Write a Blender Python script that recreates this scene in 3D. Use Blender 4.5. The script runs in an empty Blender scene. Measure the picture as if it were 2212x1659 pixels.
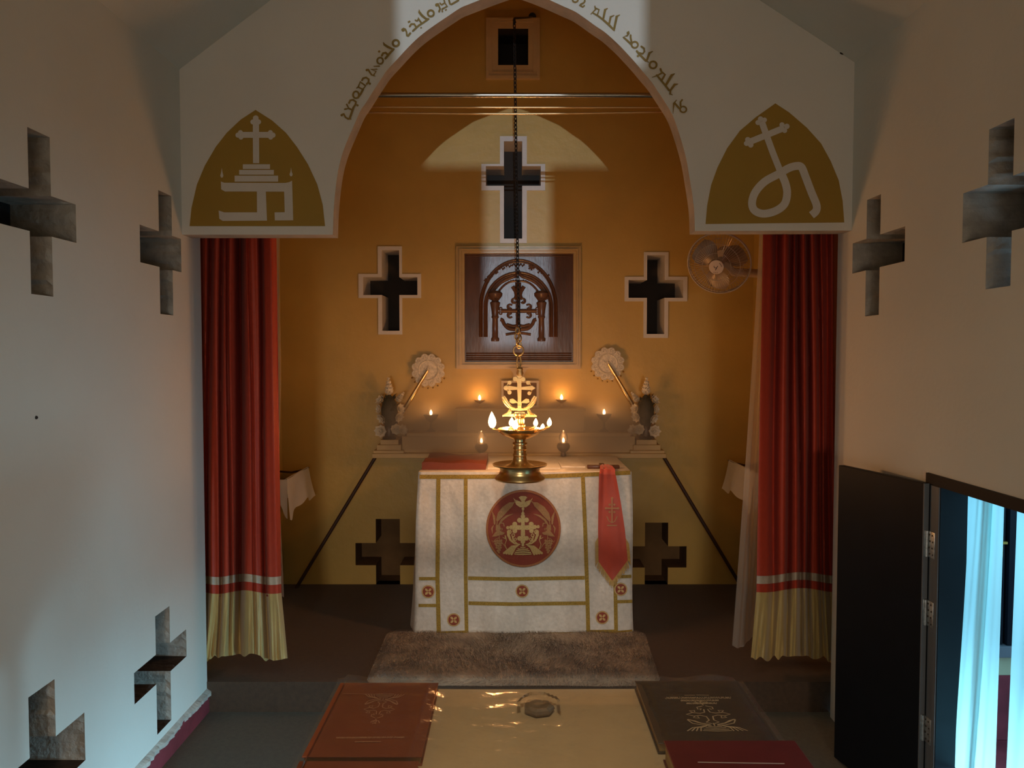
import bpy, bmesh, math, random
from mathutils import Vector, Matrix, noise
S = bpy.context.scene
C = S.collection
rnd = random.Random(7)

# ------------------------------------------------------------------ camera
F = 1662.0
PITCH = math.radians(2.222)
CP, SP = math.cos(PITCH), math.sin(PITCH)
H = 2.024                                   # camera height over the nave floor
cam_d = bpy.data.cameras.new('camera')
cam = bpy.data.objects.new('camera', cam_d)
C.objects.link(cam)
cam_d.sensor_width = 36.0
cam_d.lens = 36.0 * F / 2212.0
cam_d.clip_start = 0.05
cam.location = (0, 0, H)
cam.rotation_euler = (math.pi / 2 - PITCH, 0, 0)
S.camera = cam

# ------------------------------------------------------------------ view, world, large lights
S.view_settings.view_transform = 'Standard'
S.view_settings.look = 'None'
S.view_settings.gamma = 1.0
S.view_settings.use_curve_mapping = False
S.view_settings.exposure = 0.0
S.cycles.max_bounces = 7
S.cycles.diffuse_bounces = 4
S.cycles.glossy_bounces = 3
S.cycles.transparent_max_bounces = 12
S.cycles.sample_clamp_indirect = 3.0
S.cycles.use_denoising = True

W = bpy.data.worlds.new('overcast_sky')
S.world = W
W.use_nodes = True
bg = W.node_tree.nodes['Background']
bg.inputs[0].default_value = (0.34, 0.68, 1.0, 1)
bg.inputs[1].default_value = 0.8


def lamp(name, kind, loc, energy, color, aim=None, **kw):
    d = bpy.data.lights.new(name, kind)
    d.energy = energy
    d.color = color
    for k, v in kw.items():
        setattr(d, k, v)
    o = bpy.data.objects.new(name, d)
    C.objects.link(o)
    o.location = loc
    if aim is not None:
        o.rotation_euler = (Vector(aim) - Vector(loc)).to_track_quat('-Z', 'Y').to_euler()
    return o


# daylight of the open yard outside the low side door, and the bright ground below it
lamp('door_daylight', 'AREA', (2.75, 2.45, 1.45), 36.0, (0.34, 0.72, 1.0), aim=(0, 2.6, 1.2),
     shape='RECTANGLE', size=1.6, size_y=1.0)
lamp('door_groundlight', 'AREA', (3.2, 2.35, 0.20), 36.0, (0.38, 0.76, 1.0), aim=(-1.7, 3.2, 0.12),
     shape='RECTANGLE', size=2.0, size_y=0.3, spread=math.radians(60))
# bright sky far behind the cross-shaped opening in the rear gable
lamp('gable_daylight', 'SPOT', (0.045, -10.4, H + 1.54), 2300.0, (0.72, 0.87, 1.0), aim=(0.045, 6.1, H + 1.2),
     spot_size=math.radians(14), spot_blend=0.05, shadow_soft_size=0.032)
# fill lights added behind the camera: one low, one through an added doorway
lamp('west_fill', 'AREA', (0.0, -3.3, 1.25), 33.0, (1.0, 0.75, 0.50), aim=(0.0, 4.0, 2.3),
     shape='RECTANGLE', size=2.6, size_y=0.9)
lamp('westdoor_fill', 'AREA', (0.05, -8.0, 1.55), 170.0, (1.0, 0.84, 0.70), aim=(0.05, 5.0, 1.5),
     shape='RECTANGLE', size=0.8, size_y=0.6)
# unseen fill light added overhead, narrowed downward to brighten table and books
lamp('nave_fill', 'AREA', (0.05, 1.1, 4.1), 7.5, (1.0, 0.80, 0.54), aim=(0.05, 1.5, 0.0),
     shape='DISK', size=0.6, spread=math.radians(112))
# soft unseen spot, added to brighten the altar cloth and rug
lamp('altar_fill', 'SPOT', (0.08, 0.6, 4.25), 210.0, (1.0, 0.86, 0.68), aim=(0.085, 5.0, 0.62),
     spot_size=math.radians(21), spot_blend=1.0, shadow_soft_size=0.22)

D1, D2 = 4.05, 6.126                        # arch wall, east wall
XL, XR = -1.725, 1.776                      # nave side walls
SL, SR = -1.836, 1.913                      # sanctuary side walls
ZS = H - 1.851                              # sanctuary floor
PL, PR = 4.285, 4.22                        # where the nave walls end


def ray(px, py):
    xv = (px - 1106.0) / F
    yv = (829.5 - py) / F
    y = CP + yv * SP
    return xv / y, (yv * CP - SP) / y


def at(px, py, D):
    rx, rz = ray(px, py)
    return Vector((rx * D, D, H + rz * D))


def onx(px, py, X):
    rx, rz = ray(px, py)
    D = X / rx
    return Vector((X, D, H + rz * D))


def onz(px, py, z):
    rx, rz = ray(px, py)
    D = (z - H) / rz
    return Vector((rx * D, D, z))


# ------------------------------------------------------------------ materials
def mat(name, col, rough=0.7, metal=0.0, vary=0.0, vscale=6.0, bump=0.0, bscale=60.0, sheen=0.0, spec=0.5,
        coat=0.0, col2=None, wave=None, stretch=None, detail=6.0, trans=0.0, subs=0.0):
    m = bpy.data.materials.new(name)
    m.use_nodes = True
    nt = m.node_tree
    b = nt.nodes['Principled BSDF']
    b.inputs['Base Color'].default_value = (*col, 1)
    b.inputs['Roughness'].default_value = rough
    b.inputs['Metallic'].default_value = metal
    b.inputs['Specular IOR Level'].default_value = spec
    b.inputs['Coat Weight'].default_value = coat
    b.inputs['Coat Roughness'].default_value = 0.12
    b.inputs['Sheen Weight'].default_value = sheen
    tc = nt.nodes.new('ShaderNodeTexCoord')
    mp = nt.nodes.new('ShaderNodeMapping')
    nt.links.new(tc.outputs['Object'], mp.inputs[0])
    if stretch:
        mp.inputs['Scale'].default_value = stretch
    if vary or col2:
        n = nt.nodes.new('ShaderNodeTexNoise')
        n.inputs['Scale'].default_value = vscale
        n.inputs['Detail'].default_value = detail
        nt.links.new(mp.outputs[0], n.inputs['Vector'])
        r = nt.nodes.new('ShaderNodeValToRGB')
        c2 = col2 if col2 else tuple(c * (1 - vary) for c in col)
        r.color_ramp.elements[0].position = 0.32
        r.color_ramp.elements[1].position = 0.68
        r.color_ramp.elements[0].color = (*c2, 1)
        r.color_ramp.elements[1].color = (*col, 1)
        nt.links.new(n.outputs[0], r.inputs[0])
        nt.links.new(r.outputs[0], b.inputs['Base Color'])
    if bump:
        n2 = nt.nodes.new('ShaderNodeTexNoise')
        n2.inputs['Scale'].default_value = bscale
        n2.inputs['Detail'].default_value = 5.0
        nt.links.new(mp.outputs[0], n2.inputs['Vector'])
        bp = nt.nodes.new('ShaderNodeBump')
        bp.inputs['Strength'].default_value = bump
        bp.inputs['Distance'].default_value = 0.01
        nt.links.new(n2.outputs[0], bp.inputs['Height'])
        nt.links.new(bp.outputs[0], b.inputs['Normal'])
    if trans:                                # thin cloth: part of the light goes through
        t = nt.nodes.new('ShaderNodeBsdfTranslucent')
        t.inputs[0].default_value = (*col, 1)
        mx = nt.nodes.new('ShaderNodeMixShader')
        mx.inputs[0].default_value = trans
        nt.links.new(b.outputs[0], mx.inputs[1])
        nt.links.new(t.outputs[0], mx.inputs[2])
        nt.links.new(mx.outputs[0], nt.nodes['Material Output'].inputs[0])
    return m


def mat_sheer(name, col, clear):
    m = bpy.data.materials.new(name)
    m.use_nodes = True
    nt = m.node_tree
    nt.nodes.remove(nt.nodes['Principled BSDF'])
    d = nt.nodes.new('ShaderNodeBsdfDiffuse')
    t = nt.nodes.new('ShaderNodeBsdfTranslucent')
    c = nt.nodes.new('ShaderNodeBsdfTransparent')
    d.inputs[0].default_value = (*col, 1)
    t.inputs[0].default_value = (*col, 1)
    a = nt.nodes.new('ShaderNodeMixShader')
    a.inputs[0].default_value = 0.5
    b = nt.nodes.new('ShaderNodeMixShader')
    b.inputs[0].default_value = clear
    nt.links.new(d.outputs[0], a.inputs[1])
    nt.links.new(t.outputs[0], a.inputs[2])
    nt.links.new(a.outputs[0], b.inputs[1])
    nt.links.new(c.outputs[0], b.inputs[2])
    nt.links.new(b.outputs[0], nt.nodes['Material Output'].inputs[0])
    return m


def mat_film(name, rough=0.06, bump=0.0, bscale=9.0, tint=(1, 1, 1), milk=0.0):
    m = bpy.data.materials.new(name)
    m.use_nodes = True
    nt = m.node_tree
    nt.nodes.remove(nt.nodes['Principled BSDF'])
    g = nt.nodes.new('ShaderNodeBsdfGlossy')
    g.inputs['Roughness'].default_value = rough
    t = nt.nodes.new('ShaderNodeBsdfTransparent')
    t.inputs[0].default_value = (*tint, 1)
    f = nt.nodes.new('ShaderNodeFresnel')
    f.inputs[0].default_value = 1.45
    x = nt.nodes.new('ShaderNodeMixShader')
    nt.links.new(f.outputs[0], x.inputs[0])
    nt.links.new(t.outputs[0], x.inputs[1])
    nt.links.new(g.outputs[0], x.inputs[2])
    last = x
    if milk:
        d = nt.nodes.new('ShaderNodeBsdfDiffuse')
        d.inputs[0].default_value = (0.8, 0.8, 0.8, 1)
        y = nt.nodes.new('ShaderNodeMixShader')
        y.inputs[0].default_value = milk
        nt.links.new(x.outputs[0], y.inputs[1])
        nt.links.new(d.outputs[0], y.inputs[2])
        last = y
    nt.links.new(last.outputs[0], nt.nodes['Material Output'].inputs[0])
    if bump:
        tc = nt.nodes.new('ShaderNodeTexCoord')
        n2 = nt.nodes.new('ShaderNodeTexNoise')
        n2.inputs['Scale'].default_value = bscale
        n2.inputs['Detail'].default_value = 4.0
        nt.links.new(tc.outputs['Object'], n2.inputs['Vector'])
        bp = nt.nodes.new('ShaderNodeBump')
        bp.inputs['Strength'].default_value = bump
        bp.inputs['Distance'].default_value = 0.02
        nt.links.new(n2.outputs[0], bp.inputs['Height'])
        nt.links.new(bp.outputs[0], g.inputs['Normal'])
        nt.links.new(bp.outputs[0], f.inputs['Normal'])
    return m


def mat_flame(name, col, strength):
    m = bpy.data.materials.new(name)
    m.use_nodes = True
    nt = m.node_tree
    nt.nodes.remove(nt.nodes['Principled BSDF'])
    e = nt.nodes.new('ShaderNodeEmission')
    e.inputs[0].default_value = (*col, 1)
    e.inputs[1].default_value = strength
    t = nt.nodes.new('ShaderNodeBsdfTransparent')           # burning gas is clear: light passes through it
    a = nt.nodes.new('ShaderNodeAddShader')
    nt.links.new(e.outputs[0], a.inputs[0])
    nt.links.new(t.outputs[0], a.inputs[1])
    nt.links.new(a.outputs[0], nt.nodes['Material Output'].inputs[0])
    return m


M = {}
M['plaster'] = mat('white_plaster', (0.635, 0.635, 0.575), 0.85, vary=0.07, vscale=1.6, bump=0.12, bscale=35)
M['archpl'] = mat('arch_plaster', (0.76, 0.72, 0.655), 0.8, vary=0.06, vscale=2.0, bump=0.10, bscale=40)
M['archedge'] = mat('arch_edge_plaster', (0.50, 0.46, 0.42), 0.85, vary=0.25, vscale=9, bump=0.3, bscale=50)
M['cement'] = mat('raw_cement', (0.50, 0.46, 0.40), 0.95, vary=0.35, vscale=14, bump=0.7, bscale=40)
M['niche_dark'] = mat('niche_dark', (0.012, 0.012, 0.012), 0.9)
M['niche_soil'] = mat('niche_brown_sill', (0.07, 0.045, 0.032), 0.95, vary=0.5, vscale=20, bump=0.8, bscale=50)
M['ochre'] = mat('ochre_wall_paint', (0.58, 0.385, 0.095), 0.42, vary=0.16, vscale=2.2, bump=0.22, bscale=16, spec=0.4)
M['ochre_trim'] = mat('ochre_trim_paint', (0.50, 0.34, 0.12), 0.35, vary=0.15, vscale=8, bump=0.1, bscale=30)
M['border'] = mat('white_border_paint', (0.70, 0.68, 0.65), 0.7, vary=0.08, vscale=12, bump=0.2, bscale=60)
M['void'] = mat('dark_opening', (0.025, 0.018, 0.014), 0.8)
M['lowvoid'] = mat('dark_brown_niche', (0.20, 0.11, 0.042), 0.9, vary=0.3, vscale=6)
M['emblem'] = mat('ochre_emblem_paint', (0.38, 0.215, 0.02), 0.6, vary=0.08, vscale=5)
M['emblem_pale'] = mat('pale_emblem_paint', (0.70, 0.64, 0.57), 0.8, vary=0.06, vscale=10)
M['script'] = mat('gold_script_paint', (0.31, 0.19, 0.03), 0.55, vary=0.25, vscale=30)
M['navefloor'] = mat('olive_carpet', (0.10, 0.093, 0.062), 0.95, vary=0.25, vscale=40, bump=0.5, bscale=260, sheen=0.2)
M['sancfloor'] = mat('brown_carpet', (0.085, 0.050, 0.028), 0.95, vary=0.25, vscale=40, bump=0.5, bscale=260, sheen=0.15)
M['redox'] = mat('red_oxide_paint', (0.22, 0.035, 0.045), 0.5, vary=0.3, vscale=9, bump=0.2, bscale=30)
M['curtain'] = mat('red_satin', (0.46, 0.048, 0.02), 0.5, vary=0.10, vscale=30, sheen=0.05, bump=0.05, bscale=300, spec=0.3)
M['band'] = mat('cream_ribbon', (0.55, 0.46, 0.35), 0.4, vary=0.2, vscale=40)
M['ruffle'] = mat('gold_satin', (0.54, 0.38, 0.13), 0.38, vary=0.22, vscale=60, stretch=(1, 1, 0.1), sheen=0.3)
M['sheer'] = mat_sheer('white_sheer', (0.78, 0.76, 0.72), 0.55)
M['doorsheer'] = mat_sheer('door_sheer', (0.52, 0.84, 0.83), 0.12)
M['linen'] = mat('white_linen', (0.74, 0.72, 0.68), 0.75, vary=0.06, vscale=20, bump=0.1, bscale=120, trans=0.15)
M['damask'] = mat('white_damask', (0.68, 0.655, 0.61), 0.36, vary=0.16, vscale=42, bump=0.2, bscale=55, sheen=0.1)
M['goldtrim'] = mat('gold_braid', (0.46, 0.31, 0.055), 0.45, metal=0.35, vary=0.4, vscale=120, bump=0.5, bscale=240)
M['embred'] = mat('maroon_embroidery', (0.27, 0.045, 0.022), 0.65, vary=0.12, vscale=60, bump=0.2, bscale=300)
M['darkred'] = mat('dark_red_cloth', (0.17, 0.035, 0.016), 0.7, vary=0.12, vscale=20)
M['embgold'] = mat('gold_embroidery', (0.62, 0.43, 0.17), 0.5, metal=0.15, vary=0.25, vscale=140)
M['redveil'] = mat('red_veil', (0.50, 0.065, 0.035), 0.5, vary=0.10, vscale=20, sheen=0.3, trans=0.1)
M['fringe'] = mat('gold_fringe', (0.55, 0.35, 0.09), 0.5, vary=0.3, vscale=60)
M['brass'] = mat('polished_brass', (0.64, 0.47, 0.22), 0.30, metal=1.0, vary=0.12, vscale=14, bump=0.04, bscale=60)
M['brassmatt'] = mat('cast_brass', (0.66, 0.48, 0.22), 0.42, metal=0.85, vary=0.15, vscale=30, bump=0.15, bscale=120)
M['iron'] = mat('dark_iron', (0.045, 0.036, 0.03), 0.5, metal=0.7, vary=0.4, vscale=60)
M['rod'] = mat('steel_rod', (0.42, 0.38, 0.33), 0.22, metal=1.0)
M['wire'] = mat('brass_wire', (0.66, 0.45, 0.22), 0.3, metal=0.8)
M['darkwood'] = mat('varnished_teak', (0.12, 0.05, 0.024), 0.27, spec=0.32, vary=0.4, vscale=10, stretch=(1, 1, 0.25), bump=0.1, bscale=50, coat=0.0)
M['plaquewood'] = mat('dull_dark_wood', (0.20, 0.10, 0.045), 0.7, vary=0.3, vscale=10)
M['pole'] = mat('dark_pole', (0.06, 0.027, 0.018), 0.5, vary=0.3, vscale=20)
M['silver'] = mat('silver_gilt', (0.76, 0.68, 0.54), 0.5, metal=0.25, vary=0.3, vscale=60, bump=0.4, bscale=160)
M['petal'] = mat('white_petal', (0.86, 0.78, 0.62), 0.6, vary=0.15, vscale=40, trans=0.15)
M['leafdark'] = mat('dark_foliage', (0.055, 0.05, 0.028), 0.7, vary=0.4, vscale=40)
M['marble'] = mat('cream_step_paint', (0.52, 0.37, 0.155), 0.5, vary=0.10, vscale=10)
M['bronze'] = mat('worn_bronze', (0.26, 0.18, 0.10), 0.45, vary=0.3, vscale=30)
M['clay'] = mat('dark_bronze_lamp', (0.07, 0.045, 0.03), 0.4, metal=0.4)
M['glass'] = mat_film('lamp_glass', 0.04)
M['plastic'] = mat_film('clear_plastic', 0.12, bump=0.22, bscale=13.0, milk=0.03)
M['flame'] = mat_flame('flame', (1.0, 0.62, 0.26), 7.0)
M['rug'] = mat('taupe_fur', (0.50, 0.385, 0.27), 0.9, col2=(0.25, 0.175, 0.115), vscale=5.0, sheen=0.4, detail=3)
M['blackpaint'] = mat('black_door_paint', (0.006, 0.008, 0.012), 0.5, vary=0.2, vscale=8, spec=0.15)
M['greyedge'] = mat('grey_weathered_edge', (0.14, 0.155, 0.17), 0.6, vary=0.3, vscale=14, stretch=(1, 1, 0.1))
M['greyframe'] = mat('grey_door_frame', (0.13, 0.15, 0.17), 0.55, vary=0.4, vscale=14, stretch=(1, 1, 0.1))
M['steel'] = mat('worn_steel', (0.55, 0.58, 0.58), 0.35, metal=0.8, vary=0.5, vscale=60)
M['redbook'] = mat('rust_red_cover', (0.36, 0.095, 0.035), 0.5, vary=0.12, vscale=12)
M['blackbook'] = mat('brown_black_cover', (0.080, 0.058, 0.040), 0.45, vary=0.15, vscale=14)
M['maroonbook'] = mat('maroon_cover', (0.13, 0.016, 0.022), 0.4, vary=0.15, vscale=20)
M['bookgold'] = mat('worn_gilt', (0.80, 0.62, 0.40), 0.5, vary=0.2, vscale=60)
M['bookgilt2'] = mat('faint_gilt', (0.78, 0.42, 0.24), 0.5, vary=0.25, vscale=60)
M['pages'] = mat('gilt_page_edge', (0.50, 0.33, 0.12), 0.5, vary=0.3, vscale=80, stretch=(1, 1, 12))
M['tablecloth'] = mat('cream_tablecloth', (0.80, 0.62, 0.37), 0.7, vary=0.12, vscale=6, bump=0.15, bscale=30)
M['woodtable'] = mat('dark_table_wood', (0.05, 0.028, 0.018), 0.5, vary=0.3, vscale=8)
M['fanplastic'] = mat('brown_fan_plastic', (0.17, 0.10, 0.045), 0.4)
M['fanwire'] = mat('fan_cage_wire', (0.45, 0.36, 0.27), 0.35, metal=0.5)
M['fanbody'] = mat('pale_brown_plastic', (0.42, 0.30, 0.18), 0.45)
M['fanbadge'] = mat('pale_fan_badge', (0.55, 0.43, 0.32), 0.35)
M['jamb'] = mat('grey_jamb', (0.30, 0.32, 0.34), 0.8, vary=0.25, vscale=6, stretch=(1, 1, 0.2))
M['sqframe'] = mat('pale_ochre_frame', (0.64, 0.47, 0.24), 0.6, vary=0.1, vscale=10)
M['paleyellow'] = mat('pale_yellow_plinth', (0.42, 0.42, 0.26), 0.8)
M['ink'] = mat('black_ink', (0.02, 0.014, 0.01), 0.6)
M['outwall'] = mat('pale_outer_wall', (0.55, 0.62, 0.66), 0.8, vary=0.1, vscale=4)
M['wick'] = mat('charred_wick', (0.02, 0.015, 0.012), 0.9)


# ------------------------------------------------------------------ mesh builder
class MB:
    def __init__(self, lift=(0, -1.5e-5, 0)):
        self.v = []
        self.f = []
        self.mi = []
        self.lift = Vector(lift)
        self.k = 0

    def paint(self, pts, mi):
        """one face of paint, turned outward and laid a hair over the strokes before it"""
        n = Vector((0, 0, 0))
        for i in range(len(pts)):
            n += pts[i].cross(pts[(i + 1) % len(pts)])
        if n.dot(self.lift) < 0:
            pts = pts[::-1]
        return self.ngon([q + self.lift * self.k for q in pts], mi)

    def add(self, vs, fs, mi=0):
        n = len(self.v)
        self.v += [Vector(p) for p in vs]
        self.f += [[i + n for i in q] for q in fs]
        self.mi += [mi] * len(fs)
        return self

    def box(self, a, b, mi=0, R=None, bev=0.0):
        x0, y0, z0 = a
        x1, y1, z1 = b
        if bev:
            bm = bmesh.new()
            bmesh.ops.create_cube(bm, size=1)
            for v in bm.verts:
                v.co = Vector(((x0 + x1) / 2 + v.co.x * (x1 - x0), (y0 + y1) / 2 + v.co.y * (y1 - y0),
                               (z0 + z1) / 2 + v.co.z * (z1 - z0)))
            bmesh.ops.bevel(bm, geom=list(bm.edges), offset=bev, segments=2, profile=0.5, affect='EDGES')
            bm.verts.index_update()
            vs = [v.co.copy() for v in bm.verts]
            fs = [[v.index for v in f.verts] for f in bm.faces]
            bm.free()
        else:
            vs = [Vector(p) for p in ((x0, y0, z0), (x1, y0, z0), (x1, y1, z0), (x0, y1, z0),
                                      (x0, y0, z1), (x1, y0, z1), (x1, y1, z1), (x0, y1, z1))]
            fs = [(0, 3, 2, 1), (4, 5, 6, 7), (0, 1, 5, 4), (1, 2, 6, 5), (2, 3, 7, 6), (3, 0, 4, 7)]
        if R is not None:
            vs = [R @ p for p in vs]
        return self.add(vs, fs, mi)

    def quad(self, a, b, c, d, mi=0):
        return self.add([a, b, c, d], [(0, 1, 2, 3)], mi)

    def ngon(self, pts, mi=0):
        return self.add(pts, [list(range(len(pts)))], mi)

    def prism(self, pts, d, mi=0, cap0=True, mi_side=None):
        """polygon pts swept by vector d"""
        d = Vector(d)
        n = len(pts)
        a = [Vector(p) for p in pts]
        vs = a + [p + d for p in a]
        if cap0:
            self.add(vs, [list(range(n)), list(range(2 * n - 1, n - 1, -1))], mi)
        self.add(vs, [(i, i + n, (i + 1) % n + n, (i + 1) % n) for i in range(n)], mi if mi_side is None else mi_side)
        return self

    def tube(self, pts, r, n=8, closed=False, mi=0, cap=True):
        pts = [Vector(p) for p in pts]
        m = len(pts)
        rs = r if isinstance(r, (list, tuple)) else [r] * m
        vs = []
        up = None
        for i, p in enumerate(pts):
            if closed:
                t = pts[(i + 1) % m] - pts[i - 1]
            else:
                t = pts[min(i + 1, m - 1)] - pts[max(i - 1, 0)]
            if t.length < 1e-9:
                t = Vector((0, 0, 1))
            t.normalize()
            if up is None:
                up = Vector((0, 0, 1)) if abs(t.z) < 0.9 else Vector((1, 0, 0))
            s = t.cross(up)
            if s.length < 1e-6:
                s = t.cross(Vector((0, 1, 0.2)))
            s.normalize()
            up = s.cross(t).normalized()
            for k in range(n):
                a = 2 * math.pi * k / n
                vs.append(p + (s * math.cos(a) + up * math.sin(a)) * rs[i])
        fs = []
        for i in range(m if closed else m - 1):
            j = (i + 1) % m
            for k in range(n):
                l = (k + 1) % n
                fs.append((i * n + k, i * n + l, j * n + l, j * n + k))
        if cap and not closed:
            fs.append(list(range(n - 1, -1, -1)))
            fs.append([(m - 1) * n + k for k in range(n)])
        return self.add(vs, fs, mi)

    def lathe(self, prof, c, n=32, mi=0, R=None, cap=True):
        """prof: list of (r, z) about the axis through c"""
        c = Vector(c)
        vs = []
        m = len(prof)
        for (r, z) in prof:
            for k in range(n):
                a = 2 * math.pi * k / n
                p = Vector((r * math.cos(a), r * math.sin(a), z))
                vs.append(c + (R @ p if R is not None else p))
        fs = [(i * n + k, i * n + (k + 1) % n, (i + 1) * n + (k + 1) % n, (i + 1) * n + k)
              for i in range(m - 1) for k in range(n)]
        if cap and prof[0][0] > 1e-5:
            fs.append(list(range(n - 1, -1, -1)))
        if cap and prof[-1][0] > 1e-5:
            fs.append([(m - 1) * n + k for k in range(n)])
        return self.add(vs, fs, mi)

    def ball(self, c, r, n=10, mi=0, s=(1, 1, 1)):
        c = Vector(c)
        m = max(4, n // 2)
        vs = []
        for i in range(m + 1):
            t = math.pi * i / m
            for k in range(n):
                a = 2 * math.pi * k / n
                vs.append(c + Vector((r * s[0] * math.sin(t) * math.cos(a), r * s[1] * math.sin(t) * math.sin(a),
                                      r * s[2] * math.cos(t))))
        fs = [(i * n + k, (i + 1) * n + k, (i + 1) * n + (k + 1) % n, i * n + (k + 1) % n)
              for i in range(m) for k in range(n)]
        return self.add(vs, fs, mi)

    def grid(self, fn, nu, nv, mi=0):
        vs = [fn(u / nu, v / nv) for v in range(nv + 1) for u in range(nu + 1)]
        fs = [(v * (nu + 1) + u, v * (nu + 1) + u + 1, (v + 1) * (nu + 1) + u + 1, (v + 1) * (nu + 1) + u)
              for v in range(nv) for u in range(nu)]
        return self.add(vs, fs, mi)

    def ribbon(self, pts, w, mp, closed=False, mi=0, caps=True):
        """painted stroke: pts in picture units, mp maps them onto the painted surface"""
        q = [Vector((p[0], p[1])) for p in pts]
        m = len(q)
        self.k += 1
        ws = w if isinstance(w, (list, tuple)) else [w] * m
        L, Rr = [], []
        for i, p in enumerate(q):
            if closed:
                t = q[(i + 1) % m] - q[i - 1]
            else:
                t = q[min(i + 1, m - 1)] - q[max(i - 1, 0)]
            if t.length < 1e-9:
                t = Vector((1, 0))
            t.normalize()
            nn = Vector((-t.y, t.x)) * ws[i] / 2
            L.append(p + nn)
            Rr.append(p - nn)
        for i in range(m if closed else m - 1):
            j = (i + 1) % m
            self.k += .12
            self.paint([mp(a.x, a.y) for a in (L[i], Rr[i], Rr[j], L[j])], mi)
        if caps and not closed:
            for p, ww in ((q[0], ws[0]), (q[-1], ws[-1])):
                self.disc(p.x, p.y, ww / 2, mp, n=8, mi=mi)
        return self

    def disc(self, x, y, r, mp, n=14, mi=0, ry=None):
        ry = r if ry is None else ry
        self.k += 1
        return self.paint([mp(x + r * math.cos(2 * math.pi * k / n), y + ry * math.sin(2 * math.pi * k / n))
                           for k in range(n)], mi)

    def round_patch(self, x, y, r, mp, ry=None, n=64, m=14, mi=0):
        """disc of many small faces, so that it follows a wavy cloth"""
        ry = r if ry is None else ry
        for j in range(m):
            for k in range(n):
                q = []
                for (f_, kk) in ((j / m, k), (j / m, k + 1), ((j + 1) / m, k + 1), ((j + 1) / m, k)):
                    a = 2 * math.pi * kk / n
                    q.append(mp(x + r * f_ * math.cos(a), y + ry * f_ * math.sin(a)))
                self.paint(q[1:] if j == 0 else q, mi)
        return self

    def ring(self, x, y, r, w, mp, ry=None, n=20, mi=0):
        ry = r if ry is None else ry
        return self.ribbon([(x + r * math.cos(2 * math.pi * k / n), y + ry * math.sin(2 * math.pi * k / n))
                            for k in range(n)], w, mp, closed=True, mi=mi)

    def build(self, name, m, parent=None, smooth=False, weld=False, local=False, label=None):
        me = bpy.data.meshes.new(name)
        me.from_pydata([tuple(p) for p in self.v], [], self.f)
        ms = m if isinstance(m, (list, tuple)) else [m]
        for x in ms:
            me.materials.append(x)
        if len(ms) > 1:
            for p, i in zip(me.polygons, self.mi):
                p.material_index = i
        if weld:
            bm = bmesh.new()
            bm.from_mesh(me)
            bmesh.ops.remove_doubles(bm, verts=bm.verts, dist=1e-5)
            bmesh.ops.recalc_face_normals(bm, faces=bm.faces)
            bm.to_mesh(me)
            bm.free()
        if smooth:
            try:
                me.shade_smooth()
                me.set_sharp_from_angle(angle=math.radians(40))
            except Exception:
                for p in me.polygons:
                    p.use_smooth = True
        me.update()
        o = bpy.data.objects.new(name, me)
        C.objects.link(o)
        WM[o.name] = Matrix.Identity(4)
        if parent is not None:
            o.parent = parent
            if local:
                WM[o.name] = WM[parent.name].copy()
            else:
                o.matrix_parent_inverse = WM[parent.name].inverted()
        if label:
            o['label'] = label
        return o


WM = {}


def tag(o, label, cat, group=None):
    o['label'] = label
    o['category'] = cat
    if group:
        o['group'] = group
    return o


def thing(name, label, cat, loc, group=None, rotz=0.0):
    o = bpy.data.objects.new(name, None)
    C.objects.link(o)
    o.location = loc
    o.rotation_euler = (0, 0, rotz)
    o.empty_display_size = 0.1
    WM[o.name] = Matrix.Translation(Vector(loc)) @ Matrix.Rotation(rotz, 4, 'Z')
    return tag(o, label, cat, group)


def struct(o, label=None):
    o['kind'] = 'structure'
    if label:
        o['label'] = label
    return o


def smpoly(pts, n=6):
    """Catmull-Rom through pts"""
    out = []
    P = [Vector(p) for p in pts]
    for i in range(len(P) - 1):
        p0, p1, p2, p3 = P[max(i - 1, 0)], P[i], P[i + 1], P[min(i + 2, len(P) - 1)]
        for k in range(n):
            t = k / n
            out.append(0.5 * ((2 * p1) + (p2 - p0) * t + (2 * p0 - 5 * p1 + 4 * p2 - p3) * t * t
                              + (3 * p1 - p0 - 3 * p2 + p3) * t ** 3))
    out.append(P[-1])
    return out


# ================================================================== the setting
def cell_grid(rects, u0=None, u1=None, v0=None, v1=None):
    us = sorted({round(x, 5) for r in rects for x in r[:2]} | ({u0, u1} - {None}))
    vs = sorted({round(x, 5) for r in rects for x in r[2:]} | ({v0, v1} - {None}))
    return us, vs


def inside(u, v, rects):
    return any(r[0] - 1e-6 < u < r[1] + 1e-6 and r[2] - 1e-6 < v < r[3] + 1e-6 for r in rects)


def wall_with_holes(mp, u0, u1, v0, v1, holes, mi=0):
    """plane wall in (u, v), mp maps to space, holes = lists of rectangles"""
    rects = [r for h in holes for r in h]
    us, vs = cell_grid(rects, u0, u1, v0, v1)
    mb = MB()
    for i in range(len(us) - 1):
        for j in range(len(vs) - 1):
            if not inside((us[i] + us[i + 1]) / 2, (vs[j] + vs[j + 1]) / 2, rects):
                mb.quad(mp(us[i], vs[j]), mp(us[i + 1], vs[j]), mp(us[i + 1], vs[j + 1]), mp(us[i], vs[j + 1]), mi)
    return mb


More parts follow.
